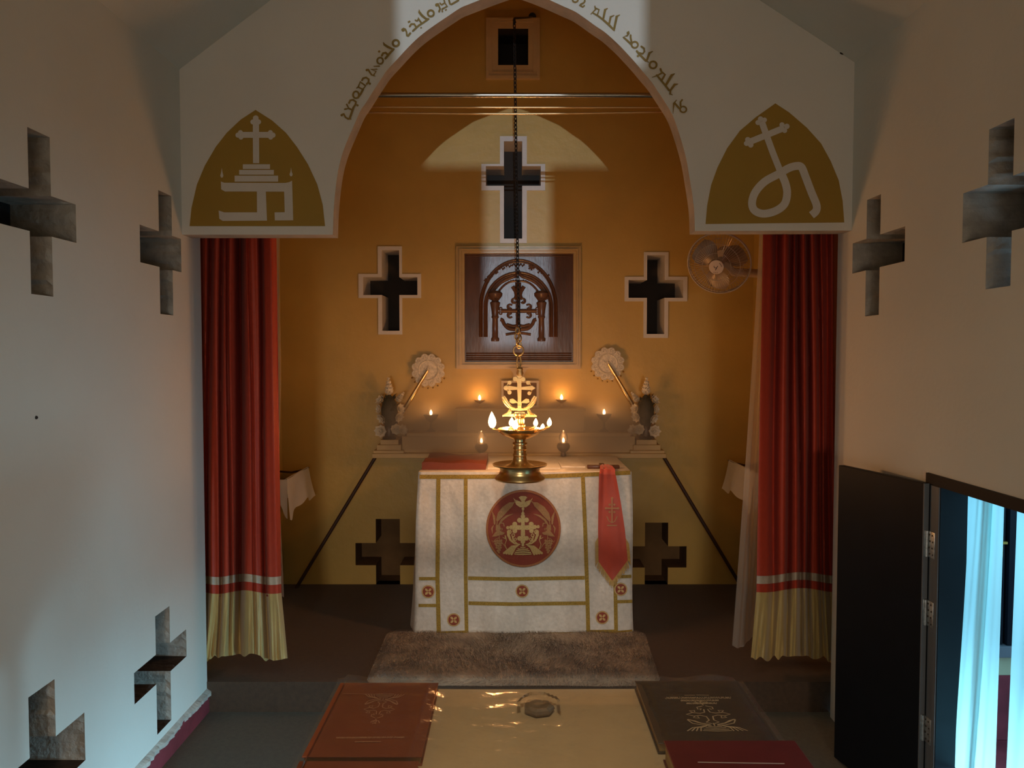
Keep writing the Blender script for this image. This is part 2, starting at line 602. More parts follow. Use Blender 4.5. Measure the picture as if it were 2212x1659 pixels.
def niche(mp, rects, dvec, back=lambda u, v: True, jit=0.0, seed=1, sill=None, flare=None):
    """reveals (0), back (1) and, when sill is set, upward faces (2) of one niche; jit crumbles its edges"""
    r2 = random.Random(seed)
    us, vs = cell_grid(rects)
    dv = Vector(dvec)
    mb = MB()

    def side(a, b, mi):
        n = max(1, int((mp(*a) - mp(*b)).length / 0.02)) if jit else 1
        prev = None
        for k in range(n + 1):
            t = k / n
            p = mp(a[0] + (b[0] - a[0]) * t, a[1] + (b[1] - a[1]) * t)
            q = p + dv
            j = Vector((0, 0, 0))
            if jit and 0 < k < n:
                j = Vector((r2.uniform(-1, 1), r2.uniform(-1, 1), r2.uniform(-1, 1))) * jit
            m_ = p + dv * 0.10 + j
            if prev:
                mb.quad(prev[0], p, m_, prev[1], mi)
                mb.quad(prev[1], m_, q, prev[2], mi)
            prev = (p, m_, q)

    for i in range(len(us) - 1):
        for j in range(len(vs) - 1):
            uc, vc = (us[i] + us[i + 1]) / 2, (vs[j] + vs[j + 1]) / 2
            if not inside(uc, vc, rects):
                continue
            a, b, c, d = (us[i], vs[j]), (us[i + 1], vs[j]), (us[i + 1], vs[j + 1]), (us[i], vs[j + 1])
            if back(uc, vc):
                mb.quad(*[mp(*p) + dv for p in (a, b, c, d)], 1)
            nb = lambda du, dv_: 0 <= i + du < len(us) - 1 and 0 <= j + dv_ < len(vs) - 1 and inside(
                (us[i + du] + us[i + du + 1]) / 2, (vs[j + dv_] + vs[j + dv_ + 1]) / 2, rects)
            if not nb(-1, 0):
                side(d, a, 0)
            if not nb(1, 0):
                side(b, c, 0)
            if not nb(0, -1):
                side(a, b, 2 if sill else 0)
            if not nb(0, 1):
                side(c, d, 0)
    return mb


def cross_rects(s0, s1, z0, z1, a0, a1, b0, b1):
    return [(s0, s1, z0, z1), (a0, a1, b0, b1)]


h = H
LEFT = [cross_rects(2.771, 2.904, h + .216, h + .808, 2.607, 3.067, h + .44, h + .591),
        cross_rects(3.785, 3.930, h + .197, h + .80, 3.590, 4.035, h + .4265, h + .600),
        cross_rects(3.673, 3.828, h - 1.850, h - 1.267, 3.457, 4.020, h - 1.600, h - 1.455),
        cross_rects(2.698, 2.856, h - 1.840, h - 1.224, 2.500, 3.050, h - 1.640, h - 1.444)]
RIGHT = [cross_rects(3.736, 3.881, h + .190, h + .770, 3.500, 4.035, h + .420, h + .577),
         cross_rects(2.753, 2.898, h + .243, h + .835, 2.595, 3.055, h + .438, h + .632)]
DOOR = [(2.05, 3.26, 0.0, h - 0.504)]
TOPL, TOPR = h + 1.475, h + 1.511

lw = lambda u, v: Vector((XL, u, v))
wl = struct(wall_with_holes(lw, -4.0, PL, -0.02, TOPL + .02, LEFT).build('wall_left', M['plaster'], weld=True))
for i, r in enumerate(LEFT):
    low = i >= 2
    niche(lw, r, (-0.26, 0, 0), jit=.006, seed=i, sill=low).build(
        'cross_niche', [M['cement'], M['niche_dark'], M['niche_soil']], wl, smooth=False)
pier = MB()
pier.quad((XL, PL, -.02), (SL - .3, PL, -.02), (SL - .3, PL, TOPL + .02), (XL, PL, TOPL + .02))
pier.build('wall_end', M['plaster'], wl)

rw = lambda u, v: Vector((XR, u, v))
wr = struct(wall_with_holes(rw, -4.0, PR, -0.02, TOPR + .02, RIGHT + [DOOR]).build('wall_right', M['plaster'], weld=True))
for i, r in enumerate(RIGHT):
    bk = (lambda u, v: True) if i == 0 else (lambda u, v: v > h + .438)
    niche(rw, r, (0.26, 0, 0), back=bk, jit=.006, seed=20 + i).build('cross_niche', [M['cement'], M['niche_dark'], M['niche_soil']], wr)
pier = MB()
pier.quad((XR, PR, -.02), (SR + .3, PR, -.02), (SR + .3, PR, TOPR + .02), (XR, PR, TOPR + .02))
pier.build('wall_end', M['plaster'], wr)
# jamb of the side door
jb = MB()
for y in (2.05, 3.26):
    jb.quad((XR, y, 0), (XR + .26, y, 0), (XR + .26, y, h - .504), (XR, y, h - .504))
jb.quad((XR, 2.05, h - .504), (XR + .26, 2.05, h - .504), (XR + .26, 3.26, h - .504), (XR, 3.26, h - .504))
jb.build('door_reveal', M['jamb'], wr)
# outer skin of both side walls
ok = wall_with_holes(lambda u, v: Vector((XR + .27, u, v)), -4.0, PR, -.02, TOPR + .02,
                     [DOOR, [(2.753, 2.898, h + .243, h + .438)]])
ok.build('outer_face', M['outwall'], wr, weld=True)

# rear wall with its cross-shaped opening (behind the camera)
XC = 0.045
REAR = [cross_rects(XC - .100, XC + .100, h + .967, h + 1.95, XC - .283, XC + .283, h + 1.516, h + 1.75)]
struct(wall_with_holes(lambda u, v: Vector((u, -4.0, v)), -1.9, 1.95, -.02, h + 2.9, REAR + [[(-.62, .72, 0, 1.75)]]).build('wall_rear', M['plaster'], weld=True))  # low doorway added, its top limits how high the fill light reaches

mb = MB()
mb.quad((XL - .3, -4.1, 0), (XR + .02, -4.1, 0), (XR + .02, PL, 0), (XL - .3, PL, 0))
struct(mb.build('floor', M['navefloor']))
mb = MB()
mb.box((SL - .1, PL - .005, -.05), (SR + .1, D2 + .1, ZS))
struct(mb.build('floor_sanctuary', M['sancfloor'], smooth=False))

XP, ZP = -0.078, h + 2.694
mb = MB()
mb.quad((XL - .02, -4.1, TOPL - .015), (XL - .02, D1 + .05, TOPL - .015), (XP, D1 + .05, ZP), (XP, -4.1, ZP))
mb.quad((XP, -4.1, ZP), (XP, D1 + .05, ZP), (XR + .02, D1 + .05, TOPR - .013), (XR + .02, -4.1, TOPR - .013))
struct(mb.build('ceiling', M['plaster']))
mb = MB()
mb.quad((SL - .3, 3.9, h + 3.0), (SR + .3, 3.9, h + 3.0), (SR + .3, D2 + .1, h + 3.0), (SL - .3, D2 + .1, h + 3.0))
struct(mb.build('ceiling_sanctuary', M['ochre']))
for nm, x in (('wall_sanctuary_left', SL), ('wall_sanctuary_right', SR)):
    mb = MB()
    mb.quad((x, D1, ZS - .2), (x, D2, ZS - .2), (x, D2, h + 3.0), (x, D1, h + 3.0))
    struct(mb.build(nm, M['ochre']))

# skirting painted red on the left wall
mb = MB()
mb.box((XL, -3.9, 0), (XL + .012, PL, .112), bev=.003)
bl_ = struct(mb.build('baseboard_left', M['redox']))
mb = MB()
r2 = random.Random(31)
n = 160
ys = [1.6 + (PL - 1.6) * i / n for i in range(n + 1)]
ed = [(XL + .012 + .016 * r2.random() + .012 * noise.noise(Vector((y * 7, 0, 0))), .112 + .006 * r2.random()) for y in ys]
for i in range(n):
    a, b = (ys[i], ed[i]), (ys[i + 1], ed[i + 1])
    mb.quad((XL, a[0], .135), (a[1][0], a[0], a[1][1] + .004), (b[1][0], b[0], b[1][1] + .004), (XL, b[0], .135))
    mb.quad((a[1][0], a[0], a[1][1] + .004), (a[1][0], a[0], .100), (b[1][0], b[0], .100), (b[1][0], b[0], b[1][1] + .004))
    mb.quad((a[1][0], a[0], .100), (XL, a[0], .100), (XL, b[0], .100), (b[1][0], b[0], .100))
mb.build('plaster_ledge', M['cement'], bl_)
nl = onx(78, 902, XL)
MB().ball(nl, .007, 8).build('nail_hole', M['ink'], wl)
mb = MB()
mb.box((XR - .012, -3.9, 0), (XR, 2.04, .112), bev=.003)
struct(mb.build('baseboard_right', M['redox']))

# ------------------------------------------------------------------ arch wall
A1 = lambda x, y: at(x, y, D1)
AF = lambda x, y: at(x, y, D1 - .0015)
AG = lambda x, y: at(x, y, D1 - .0030)
ARCH_L = [(719, 507), (721, 450), (726, 398), (733, 356), (743, 322), (757, 288), (770.5, 257), (779, 238.5), (791, 221),
          (806, 197), (821, 174), (836, 152), (858, 128), (883, 101), (905, 80), (930, 60.6), (969, 34), (994, 17.5), (1010, 10.5),
          (1050, -5), (1085, -18), (1113, -27)]
ARCH_R = [(1140, -19), (1180, -3), (1220, 15), (1242, 25), (1263, 39), (1285, 55), (1307, 70), (1328.5, 89), (1346.6, 107),
          (1373, 136), (1391, 157.6), (1406, 175), (1420, 195.6), (1434, 217), (1446.6, 237), (1457, 259), (1470.7, 300),
          (1482.7, 344.5), (1491, 393), (1499, 448), (1501, 499)]
L_ = [(q.x, q.y) for q in smpoly([(x, y, 0) for x, y in ARCH_L], 3)]
R_ = [(q.x, q.y) for q in smpoly([(1113, -27, 0)] + [(x, y, 0) for x, y in ARCH_R], 3)]
arch = [A1(x, y) for x, y in L_ + R_[1:]]
bl = at(392, 507, D1)
br = at(1843, 498, D1)
out = ([Vector((XL, D1, bl.z))] + arch + [Vector((XR, D1, br.z)), Vector((XR, D1, h + 1.45)), Vector((SR + .05, D1, h + 1.45)),
       Vector((SR + .05, D1, h + 3.0)), Vector((SL - .05, D1, h + 3.0)), Vector((SL - .05, D1, h + 1.45)), Vector((XL, D1, h + 1.45))])
mb = MB()
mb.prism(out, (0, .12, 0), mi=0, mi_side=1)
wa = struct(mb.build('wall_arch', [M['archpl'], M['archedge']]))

# inscription along the arch: strokes as painted
mb = MB()


def crop(ox, oy, sc):
    return lambda x, y: AG(ox + x / sc, oy + y / sc)


A = crop(730, 60, 7.9)
mb.ring(988, 262, 53, 38, A)
mb.ribbon([(775, 250), (790, 285), (850, 325), (905, 352), (955, 366)], [14, 36, 40, 36, 16], A)
mb.ribbon([(950, 366), (880, 440), (810, 525)], 38, A)
mb.ribbon([(750, 475), (770, 435), (815, 425), (850, 462)], 38, A)
mb.ribbon([(690, 418), (716, 393)], 34, A, caps=False)
mb.ring(720, 563, 50, 32, A, ry=54)
mb.ribbon([(705, 655), (608, 660), (675, 708), (560, 712), (650, 745), (605, 815)], 26, A)
mb.ribbon([(492, 722), (518, 715), (545, 760), (575, 803), (638, 828)], [44, 34, 30, 28, 10], A)
mb.ribbon([(412, 895), (430, 862), (480, 850), (525, 880), (520, 930), (490, 962)], 34, A)
mb.disc(545, 955, 20, A)
mb.ribbon([(380, 925), (472, 990), (425, 1052), (345, 1012)], 34, A, closed=True)
mb.ribbon([(318, 1030), (350, 1010)], [16, 30], A)
mb.ribbon([(430, 1050), (388, 1130)], 36, A)
mb.ring(308, 1145, 50, 32, A, ry=58)
mb.ribbon([(388, 1130), (340, 1195)], 34, A)
mb.ribbon([(190, 1285), (210, 1240), (260, 1230), (308, 1265), (300, 1310), (275, 1345)], 34, A)
mb.disc(335, 1325, 20, A)
mb.ribbon([(150, 1310), (185, 1375), (118, 1392)], 30, A)
mb.ribbon([(185, 1375), (245, 1405)], 30, A)
mb.ribbon([(265, 1360), (200, 1550)], 38, A)
mb.ribbon([(65, 1492), (98, 1470), (130, 1530), (175, 1556), (230, 1562)], [46, 34, 28, 34, 8], A)
B = crop(850, 0, 13.825)
mb.ribbon([(285, 895), (310, 860), (352, 875), (390, 960), (402, 1070), (430, 1080), (500, 995)], [110, 70, 58, 52, 56, 56, 64], B)
mb.ribbon([(580, 925), (660, 850), (760, 760), (900, 670), (1045, 568)], 58, B)
mb.ribbon([(768, 290), (768, 360), (850, 465), (960, 555), (1065, 568)], [16, 70, 74, 66, 20], B)
mb.ribbon([(485, 790), (530, 720), (620, 720), (668, 800)], 58, B)
mb.ribbon([(430, 672), (500, 632)], 50, B, caps=False)
mb.ribbon([(805, 845), (840, 815)], 38, B, caps=False)
mb.ribbon([(740, 520), (750, 570), (835, 690)], [14, 50, 54], B)
mb.ribbon([(752, 565), (700, 630), (655, 605)], 48, B)
mb.ring(1115, 400, 92, 58, B, ry=92)
mb.ribbon([(1290, 150), (1330, 120), (1360, 190), (1392, 270), (1362, 345)], [100, 64, 50, 54, 60], B)
mb.ribbon([(1390, 100), (1440, 145), (1530, 85), (1605, 190), (1450, 275), (1460, 350)], 50, B)
mb.ribbon([(1510, 0), (1532, 85)], 46, B)
mb.ribbon([(1540, 312), (1590, 282)], 40, B, caps=False)
mb.ribbon([(1655, 0), (1690, 125), (1725, 135), (1940, 12)], 54, B)
Cc = crop(1220, 0, 13.825)
mb.ribbon([(232, 0), (250, 48), (318, 70), (380, 40), (395, 0)], 50, Cc)
mb.ribbon([(592, 0), (602, 38), (560, 90), (480, 130), (440, 150), (540, 210), (580, 172)], 50, Cc)
mb.ribbon([(900, 190), (905, 240), (1025, 290), (980, 425)], [40, 50, 44, 44], Cc)
mb.ribbon([(925, 275), (780, 425)], [44, 26], Cc)
mb.ribbon([(845, 390), (1000, 480), (1150, 595), (1320, 745), (1475, 905)], [40, 50, 60, 64, 50], Cc)
mb.ribbon([(1275, 252), (1205, 290), (1150, 560)], [22, 72, 62], Cc)
mb.ribbon([(1475, 460), (1370, 505), (1328, 705)], [20, 66, 58], Cc)
mb.ribbon([(1640, 448), (1552, 490), (1470, 885)], [22, 76, 66], Cc)
mb.ribbon([(1885, 985), (1905, 950), (1915, 1000), (1860, 1070), (1745, 1105), (1975, 1315)], [80, 60, 50, 50, 50, 66], Cc)
mb.ring(2090, 1340, 95, 50, Cc, ry=92)
mb.ribbon([(1965, 1055), (1965, 1130), (1990, 1240)], 56, Cc)
Dd = crop(1320, 50, 7.9)
mb.ribbon([(515, 400), (562, 432), (570, 485), (540, 525), (480, 512)], 32, Dd)
mb.ribbon([(438, 478), (500, 550), (595, 645)], 34, Dd)
mb.disc(458, 562, 20, Dd)
mb.ribbon([(708, 486), (655, 510), (605, 650), (640, 668)], [16, 42, 36, 14], Dd)
mb.ring(716, 715, 60, 32, Dd)
mb.ribbon([(842, 785), (860, 835), (920, 880), (870, 965)], 34, Dd)
mb.ribbon([(870, 850), (800, 892), (698, 928)], [30, 28, 8], Dd)
mb.ribbon([(780, 890), (920, 1060), (990, 1150)], 34, Dd)
mb.ribbon([(1082, 866), (1035, 890), (930, 1065)], [14, 46, 40], Dd)
mb.ribbon([(1140, 1042), (1085, 1048), (1012, 1150), (1008, 1212), (1050, 1230)], [12, 44, 36, 34, 8], Dd)
mb.ribbon([(1115, 1315), (1070, 1370), (1056, 1545)], [14, 30, 8], Dd)
mb.ribbon([(1082, 1365), (1160, 1455)], 34, Dd)
mb.ring(1230, 1475, 54, 28, Dd, ry=50)
mb.ribbon([(1212, 1312), (1182, 1350), (1186, 1425)], 30, Dd)
mb.build('painted_inscription', M['script'], wa, label='gold script lettering following the curve of the arch')

# ochre emblem with altar motif (over the left curtain) and with the staff motif (over the right one)
k = 2.962
e1 = [(p[0] / k, p[1] / k) for p in ((1213, 1447), (1225, 1330), (1260, 1180), (1310, 1060), (1380, 940), (1450, 850), (1540, 765),
      (1635, 703), (1740, 770), (1830, 850), (1900, 940), (1970, 1050), (2030, 1180), (2065, 1310), (2080, 1447))]
em = MB().paint([AF(*p) for p in e1], 0).build('painted_emblem', M['emblem'], wa, label='ochre pointed arch with a pale cross over an altar')
mb = MB()
E = crop(460, 230, 6.142)
mb.ribbon([(570, 170), (571, 450), (573, 752)], 82, E, caps=False)
mb.ribbon([(360, 377), (770, 377)], 78, E, caps=False)
for x, y, r in ((568, 155, 38), (530, 205, 34), (605, 205, 34), (365, 345, 32), (333, 380, 35), (372, 408, 32),
                (762, 345, 32), (796, 380, 35), (766, 408, 32)):
    mb.disc(x, y, r, E)
for x0, y0, x1, y1 in ((397, 767, 757, 830), (348, 842, 808, 905), (288, 918, 865, 997)):
    mb.paint([E(x0, y0), E(x0, y1), E(x1, y1), E(x1, y0)], 0)
for x, y0, y1 in ((118, 815, 945), (1037, 810, 928)):
    mb.paint([E(x, y0), E(x - 9, y0 + 60), E(x - 21, y1 - 28), E(x - 12, y1 - 5), E(x, y1), E(x + 12, y1 - 5), E(x + 21, y1 - 28), E(x + 9, y0 + 60)], 0)
mb.paint([E(*p) for p in ((105, 995), (150, 1012), (960, 1015), (1010, 1005), (1050, 985), (1065, 1510), (822, 1512), (818, 1405), (952, 1403),
         (945, 1130), (702, 1130), (717, 1515), (130, 1518), (85, 1490), (75, 1380), (150, 1405), (585, 1405), (583, 1128), (160, 1128), (110, 1100))], 0)
mb.build('motif', M['emblem_pale'], em)
k = 2.903
e2 = [(1450 + p[0] / k, p[1] / k) for p in ((215, 1405), (225, 1290), (250, 1160), (290, 1050), (350, 930), (430, 820), (530, 735), (653, 648),
      (740, 705), (850, 800), (940, 900), (1000, 1010), (1050, 1130), (1075, 1260), (1085, 1395))]
em = MB().paint([AF(*p) for p in e2], 0).build('painted_emblem', M['emblem'], wa, label='ochre pointed arch with a tilted pale cross ending in a looped stroke')
mb = MB()
E = crop(1590, 220, 6.145)
mb.ribbon([(340, 262), (395, 420), (490, 680), (590, 930)], 86, E, caps=False)
mb.ribbon([(160, 540), (640, 345)], 84, E, caps=False)
for x, y, r in ((325, 228, 36), (378, 240, 32), (290, 275, 34), (610, 305, 34), (675, 325, 36), (645, 380, 34), (155, 502, 36), (138, 552, 34), (195, 572, 36)):
    mb.disc(x, y, r, E)
mb.ribbon(smpoly([(590, 930, 0), (655, 1080, 0), (678, 1220, 0), (640, 1360, 0), (520, 1450, 0), (360, 1485, 0), (245, 1440, 0), (212, 1340, 0), (255, 1200, 0),
                  (380, 1060, 0), (560, 960, 0), (700, 880, 0), (800, 852, 0), (868, 868, 0), (920, 990, 0), (1000, 1200, 0), (1068, 1370, 0), (1060, 1450, 0), (1000, 1505, 0)]),
          104, E, caps=False)
mb.build('motif', M['emblem_pale'], em)
mb = MB()
mb.ball(at(1822, 114, D1 - .004), .014, s=(1.4, .6, .7))
mb.build('wall_plug', M['ink'], wa)

# ------------------------------------------------------------------ east wall and its openings
ew = lambda u, v: Vector((u, D2, v))


def prect(x0, y0, x1, y1, D=D2):
    """picture box -> (u0, u1, v0, v1) on the plane y = D"""
    c = at((x0 + x1) / 2, (y0 + y1) / 2, D)
    return (at(x0, (y0 + y1) / 2, D).x, at(x1, (y0 + y1) / 2, D).x, at((x0 + x1) / 2, y1, D).z, at((x0 + x1) / 2, y0, D).z)


EAST = [
    ([prect(1088.5, 306, 1128, 516), prect(1049.6, 359.6, 1168, 402)], [prect(1080, 295, 1138, 525.6), prect(1040, 355, 1177.5, 412)]),
    ([prect(825.5, 540.5, 863, 714.7), prect(785, 599, 902, 637.5)], [prect(817, 532.6, 869, 722.6), prect(775, 592, 910, 644)]),
    ([prect(1397, 551.5, 1435, 721.6), prect(1357.4, 605, 1475, 643.6)], [prect(1390, 545, 1443, 730), prect(1349, 598, 1484, 651)]),
]
SQ = [prect(1076, 62, 1141, 142)]
LOW = [[prect(812, 1121, 864, 1262), prect(768, 1173, 905, 1221)], [prect(1393, 1129, 1443, 1262), prect(1352, 1180, 1483, 1226)]]
for L in LOW:
    L[0] = (L[0][0], L[0][1], ZS, L[0][3])
PANEL = [prect(1003, 547, 1239, 783)]
we = struct(wall_with_holes(ew, SL - .02, SR + .02, ZS - .05, h + 3.0, [e[0] for e in EAST] + [SQ] + LOW + [PANEL]).build('wall_east', M['ochre'], weld=True))


def ring_border(inner, outer, y0, y1, name, m, parent):
    """flat band between two rectilinear outlines, y0 front, y1 wall"""
    us, vs = cell_grid(inner + outer)
    mb = MB()
    sol = lambda i, j: (0 <= i < len(us) - 1 and 0 <= j < len(vs) - 1 and inside((us[i] + us[i + 1]) / 2, (vs[j] + vs[j + 1]) / 2, outer)
                        and not inside((us[i] + us[i + 1]) / 2, (vs[j] + vs[j + 1]) / 2, inner))
    for i in range(len(us) - 1):
        for j in range(len(vs) - 1):
            if not sol(i, j):
                continue
            a, b, c, d = (us[i], vs[j]), (us[i + 1], vs[j]), (us[i + 1], vs[j + 1]), (us[i], vs[j + 1])
            P = lambda q, y: Vector((q[0], y, q[1]))
            mb.quad(P(a, y0), P(b, y0), P(c, y0), P(d, y0))
            for (p, q, di, dj) in ((a, b, 0, -1), (b, c, 1, 0), (c, d, 0, 1), (d, a, -1, 0)):
                if not sol(i + di, j + dj):
                    mb.quad(P(p, y0), P(q, y0), P(q, y1), P(p, y1))
    return mb.build(name, m, parent, weld=True)


for n, (inn, outr) in enumerate(EAST):
    w = struct(niche(ew, inn, (0, .30, 0)).build('window_%d' % (n + 1), [M['border'], M['void'], M['void']]))
    ring_border(inn, outr, D2 - .012, D2, 'window_border', M['border'], w)
w = struct(niche(ew, SQ, (0, .30, 0)).build('window_4', [M['void'], M['void'], M['void']]))
for k, (x0, y0, x1, y1, x2, y2, x3, y3, yy) in enumerate(((1050, 42, 1166, 173, 1056, 46, 1160, 166, .034), (1056, 46, 1160, 166, 1063, 50, 1152, 158, .026),
                                                          (1063, 50, 1152, 158, 1076, 62, 1141, 142, .014))):
    ring_border([prect(x2, y2, x3, y3)], [prect(x0, y0, x1, y1)], D2 - yy, D2, 'window_frame', M['sqframe'], w)
for n, L in enumerate(LOW):
    struct(niche(ew, L, (0, .26, 0)).build('window_%d' % (n + 5), [M['lowvoid'], M['lowvoid'], M['lowvoid']]))


# ================================================================== sanctuary furnishings
FLAME_COL = (1.0, 0.43, 0.14)


def flame_mb(c, r, hgt, n=12, lean=(0, 0)):
    c = Vector(c)
    prof = [(0.0, 0), (.50, .05), (.84, .16), (1, .32), (.95, .48), (.76, .64), (.50, .78), (.24, .91), (0, 1)]
    mb = MB()
    vs, m = [], len(prof)
    for (a, t) in prof:
        for k in range(n):
            g = 2 * math.pi * k / n
            vs.append(c + Vector((a * r * math.cos(g) + lean[0] * t * t, a * r * math.sin(g) + lean[1] * t * t, t * hgt)))
    return mb.add(vs, [(i * n + k, i * n + (k + 1) % n, (i + 1) * n + (k + 1) % n, (i + 1) * n + k) for i in range(m - 1) for k in range(n)])


def flame_light(c, watts):
    lamp('flame_light', 'POINT', c, watts, FLAME_COL, shadow_soft_size=0.014)


# ---- carved wooden panel set in the wall, in a stepped ochre moulding
t = thing('carved_panel', 'large square dark wooden panel carved with a cross under an arch, on the ochre wall', 'carved panel', at(1121, 783, D2))
for (x0, y0, x1, y1, x2, y2, x3, y3, yy) in ((986, 533, 1254, 797, 992, 539, 1248, 791, .030), (992, 539, 1248, 791, 998, 543, 1244, 787, .044),
                                             (998, 543, 1244, 787, 1004, 548, 1238, 782, .020)):
    ring_border([prect(x2, y2, x3, y3)], [prect(x0, y0, x1, y1)], D2 - yy, D2 + .02, 'frame', M['ochre_trim'], t)
u0, u1, v0, v1 = PANEL[0]
YB = D2 + .015
bb = MB().box((u0 - .01, YB, v0 - .01), (u1 + .01, YB + .03, v1 + .01)).build('board', M['darkwood'], t)
W1 = lambda x, y, o=0.0: at(960 + x / 5.531, 520 + y / 5.531, YB - o)
mb = MB()


def arc(cx, cy, rx, ry, a0, a1, n=24):
    return [(cx + rx * math.cos(math.radians(a0 + (a1 - a0) * i / n)), cy - ry * math.sin(math.radians(a0 + (a1 - a0) * i / n))) for i in range(n + 1)]


def wtube(pts, r, o=0.0, n=8):
    mb.tube([W1(p[0], p[1], o) for p in pts], r * D2 / F / 5.531, n=n)


for (rx, ry, cy, r) in ((455, 560, 790, 15), (432, 535, 790, 9), (400, 410, 790, 16), (375, 385, 790, 10)):
    a = arc(883, cy, rx, ry, 0, 180)
    wtube([(883 + rx, 1150)] + a + [(883 - rx, 1150)], r)
for y in (160, 180, 1345, 1372, 1400, 1422):
    wtube([(260, y), (1520, y)], 8)
mb.build('arch_carving', M['darkwood'], t, smooth=True)
mb = MB()
# ogee inner arch with beading
for s in (-1, 1):
    p = smpoly([(883 + s * 345, 700, 0), (883 + s * 300, 600, 0), (883 + s * 215, 505, 0), (883 + s * 110, 450, 0), (883 + s * 40, 420, 0), (883, 360, 0)])
    wtube([(q.x, q.y) for q in p], 20)
    p2 = smpoly([(883 + s * 275, 690, 0), (883 + s * 230, 600, 0), (883 + s * 160, 525, 0), (883 + s * 90, 490, 0), (883, 480, 0)])
    wtube([(q.x, q.y) for q in p2], 13)
    for i in range(9):
        tt = i / 8
        mb.ball(W1(883 + s * (60 + 215 * tt), 475 + 175 * tt ** 1.6, .004), .008, 8)
for i, (x, y) in enumerate(((510, 470), (545, 430), (610, 380), (690, 330), (770, 300), (840, 290), (925, 290), (1040, 315), (1150, 375), (1220, 415))):
    if i == 7:
        for k in range(6):
            wtube([(x, y), (x + 40 * math.sin(k * math.pi / 3), y - 40 * math.cos(k * math.pi / 3))], 11, .006)
        mb.ball(W1(x, y, .004), .014, 10, s=(1, .7, 1))
    else:
        a = math.radians(90 - (x - 883) * .12)
        wtube([(x - 34, y + 12), (x - 10, y - 16), (x + 6, y + 14), (x + 32, y - 12)], 12)
mb.build('beaded_arch', M['darkwood'], t, smooth=True)
for s in (-1, 1):
    x = 883 + s * 278
    col = MB()
    z = lambda y: W1(x, y).z
    sc = D2 / F / 5.531
    col.lathe([(48 * sc, z(1200)), (50 * sc, z(1170)), (36 * sc, z(1150)), (34 * sc, z(930)), (46 * sc, z(915)), (38 * sc, z(890)), (50 * sc, z(800)),
               (62 * sc, z(740)), (40 * sc, z(720)), (85 * sc, z(660)), (90 * sc, z(630)), (60 * sc, z(600))], (W1(x, 0).x, YB, 0), n=14)
    for i in range(3):
        col.tube([W1(x + s * -20 - 45 + i * 12, 650 + i * 18, .03), W1(x, 690 + i * 22, .045), W1(x + 45, 650 + i * 18, .03)], 7 * sc, n=6)
    col.build('column_carving', M['darkwood'], t, smooth=True)
mb = MB()
wtube([(883, 560), (883, 1010)], 24, .006)
wtube([(680, 838), (1100, 838)], 24, .006)
for (x, y, s_, v_) in ((826, 722, 1, 1), (944, 722, -1, 1), (775, 792, 1, 1), (775, 886, 1, -1), (1015, 792, -1, 1), (1015, 886, -1, -1)):
    wtube([(x + s_ * 6 + 34 * math.cos(a * .38 + .6) * s_ * (1 - .03 * a), y + v_ * 34 * -math.sin(a * .38 + .6) * (1 - .03 * a)) for a in range(15)], 12, .006)
    mb.ball(W1(x, y, .006), 13 * D2 / F / 5.531, 8, s=(1, .6, 1))
for (x, y) in ((672, 838), (1108, 838), (883, 640)):
    for dx, dy in ((0, 0), (-24, 0), (24, 0), (0, -26), (0, 26)):
        mb.ball(W1(x + dx, y + dy, .006), 24 * D2 / F / 5.531, 8, s=(1, .6, 1))
p_ = [(815, 545), (850, 600), (862, 650), (850, 690)]
for s_ in (-1, 1):
    wtube([(883 + s_ * (x - 883), y) for x, y in p_], 24, .006)
wtube([(883, 500), (883, 700)], 34, .008)
mb.build('cross_carving', M['darkwood'], t, smooth=True)
mb = MB()
for s in (-1, 1):
    p = smpoly([(883 + s * 15, 1060, 0), (883 + s * 110, 1050, 0), (883 + s * 165, 1000, 0), (883 + s * 190, 950, 0), (883 + s * 215, 940, 0)])
    wtube([(q.x, q.y) for q in p], 22, .004)
    p = smpoly([(883 + s * 10, 1010, 0), (883 + s * 60, 1020, 0), (883 + s * 100, 1010, 0), (883 + s * 140, 1000, 0)])
    wtube([(q.x, q.y) for q in p], 18, .004)
    p = smpoly([(883 + s * 10, 1100, 0), (883 + s * 90, 1110, 0), (883 + s * 150, 1120, 0)])
    wtube([(q.x, q.y) for q in p], 16, .004)
mb.build('leaf_carving', M['darkwood'], t, smooth=True)

# ---- stepped retable shelf on the east wall
t = thing('altar_ledge', 'stepped cream ledge along the ochre wall behind the altar, carrying small oil lamps', 'altar ledge', at(1120, 992, D2))
ZA, ZB_, ZC = h - .4216, h - .603, h - .757


def pbox(x0, x1, D0, z0, z1, D1_=D2, bev=.004):
    a = at(x0, 930, D0)
    b = at(x1, 930, D0)
    return MB().box((a.x, D0, z0), (b.x, D1_, z1), bev=bev)


m1 = pbox(868, 1372, 5.90, ZC, ZB_ - .028)
m1.build('middle_step', M['marble'], t)
pbox(878, 1362, 5.87, ZB_ - .028, ZB_).build('middle_step_top', M['marble'], t)
pbox(988, 1262, 5.99, ZB_, ZA - .02).build('upper_step', M['marble'], t)
pbox(983, 1266, 5.96, ZA - .02, ZA).build('upper_step_top', M['marble'], t)
pbox(803, 1440, 5.83, ZC - .035, ZC).build('shelf_board', M['marble'], t)
for xa, xb, ya in ((806, 872, 0), (1362, 1436, -8)):
    d = (xb - xa) / 6.6
    mb = MB()
    for i, (z0, z1, ins) in enumerate(((ZC, ZC + .022, 0), (ZC + .022, ZC + .062, .10), (ZC + .062, ZC + .10, .20))):
        a, b = at(xa, 985, 5.84).x, at(xb, 985, 5.84).x
        w_ = b - a
        mb.box((a + w_ * ins, 5.845 + .02 * i, z0), (b - w_ * ins, D2, z1), bev=.003)
    mb.build('end_step', M['marble'], t)

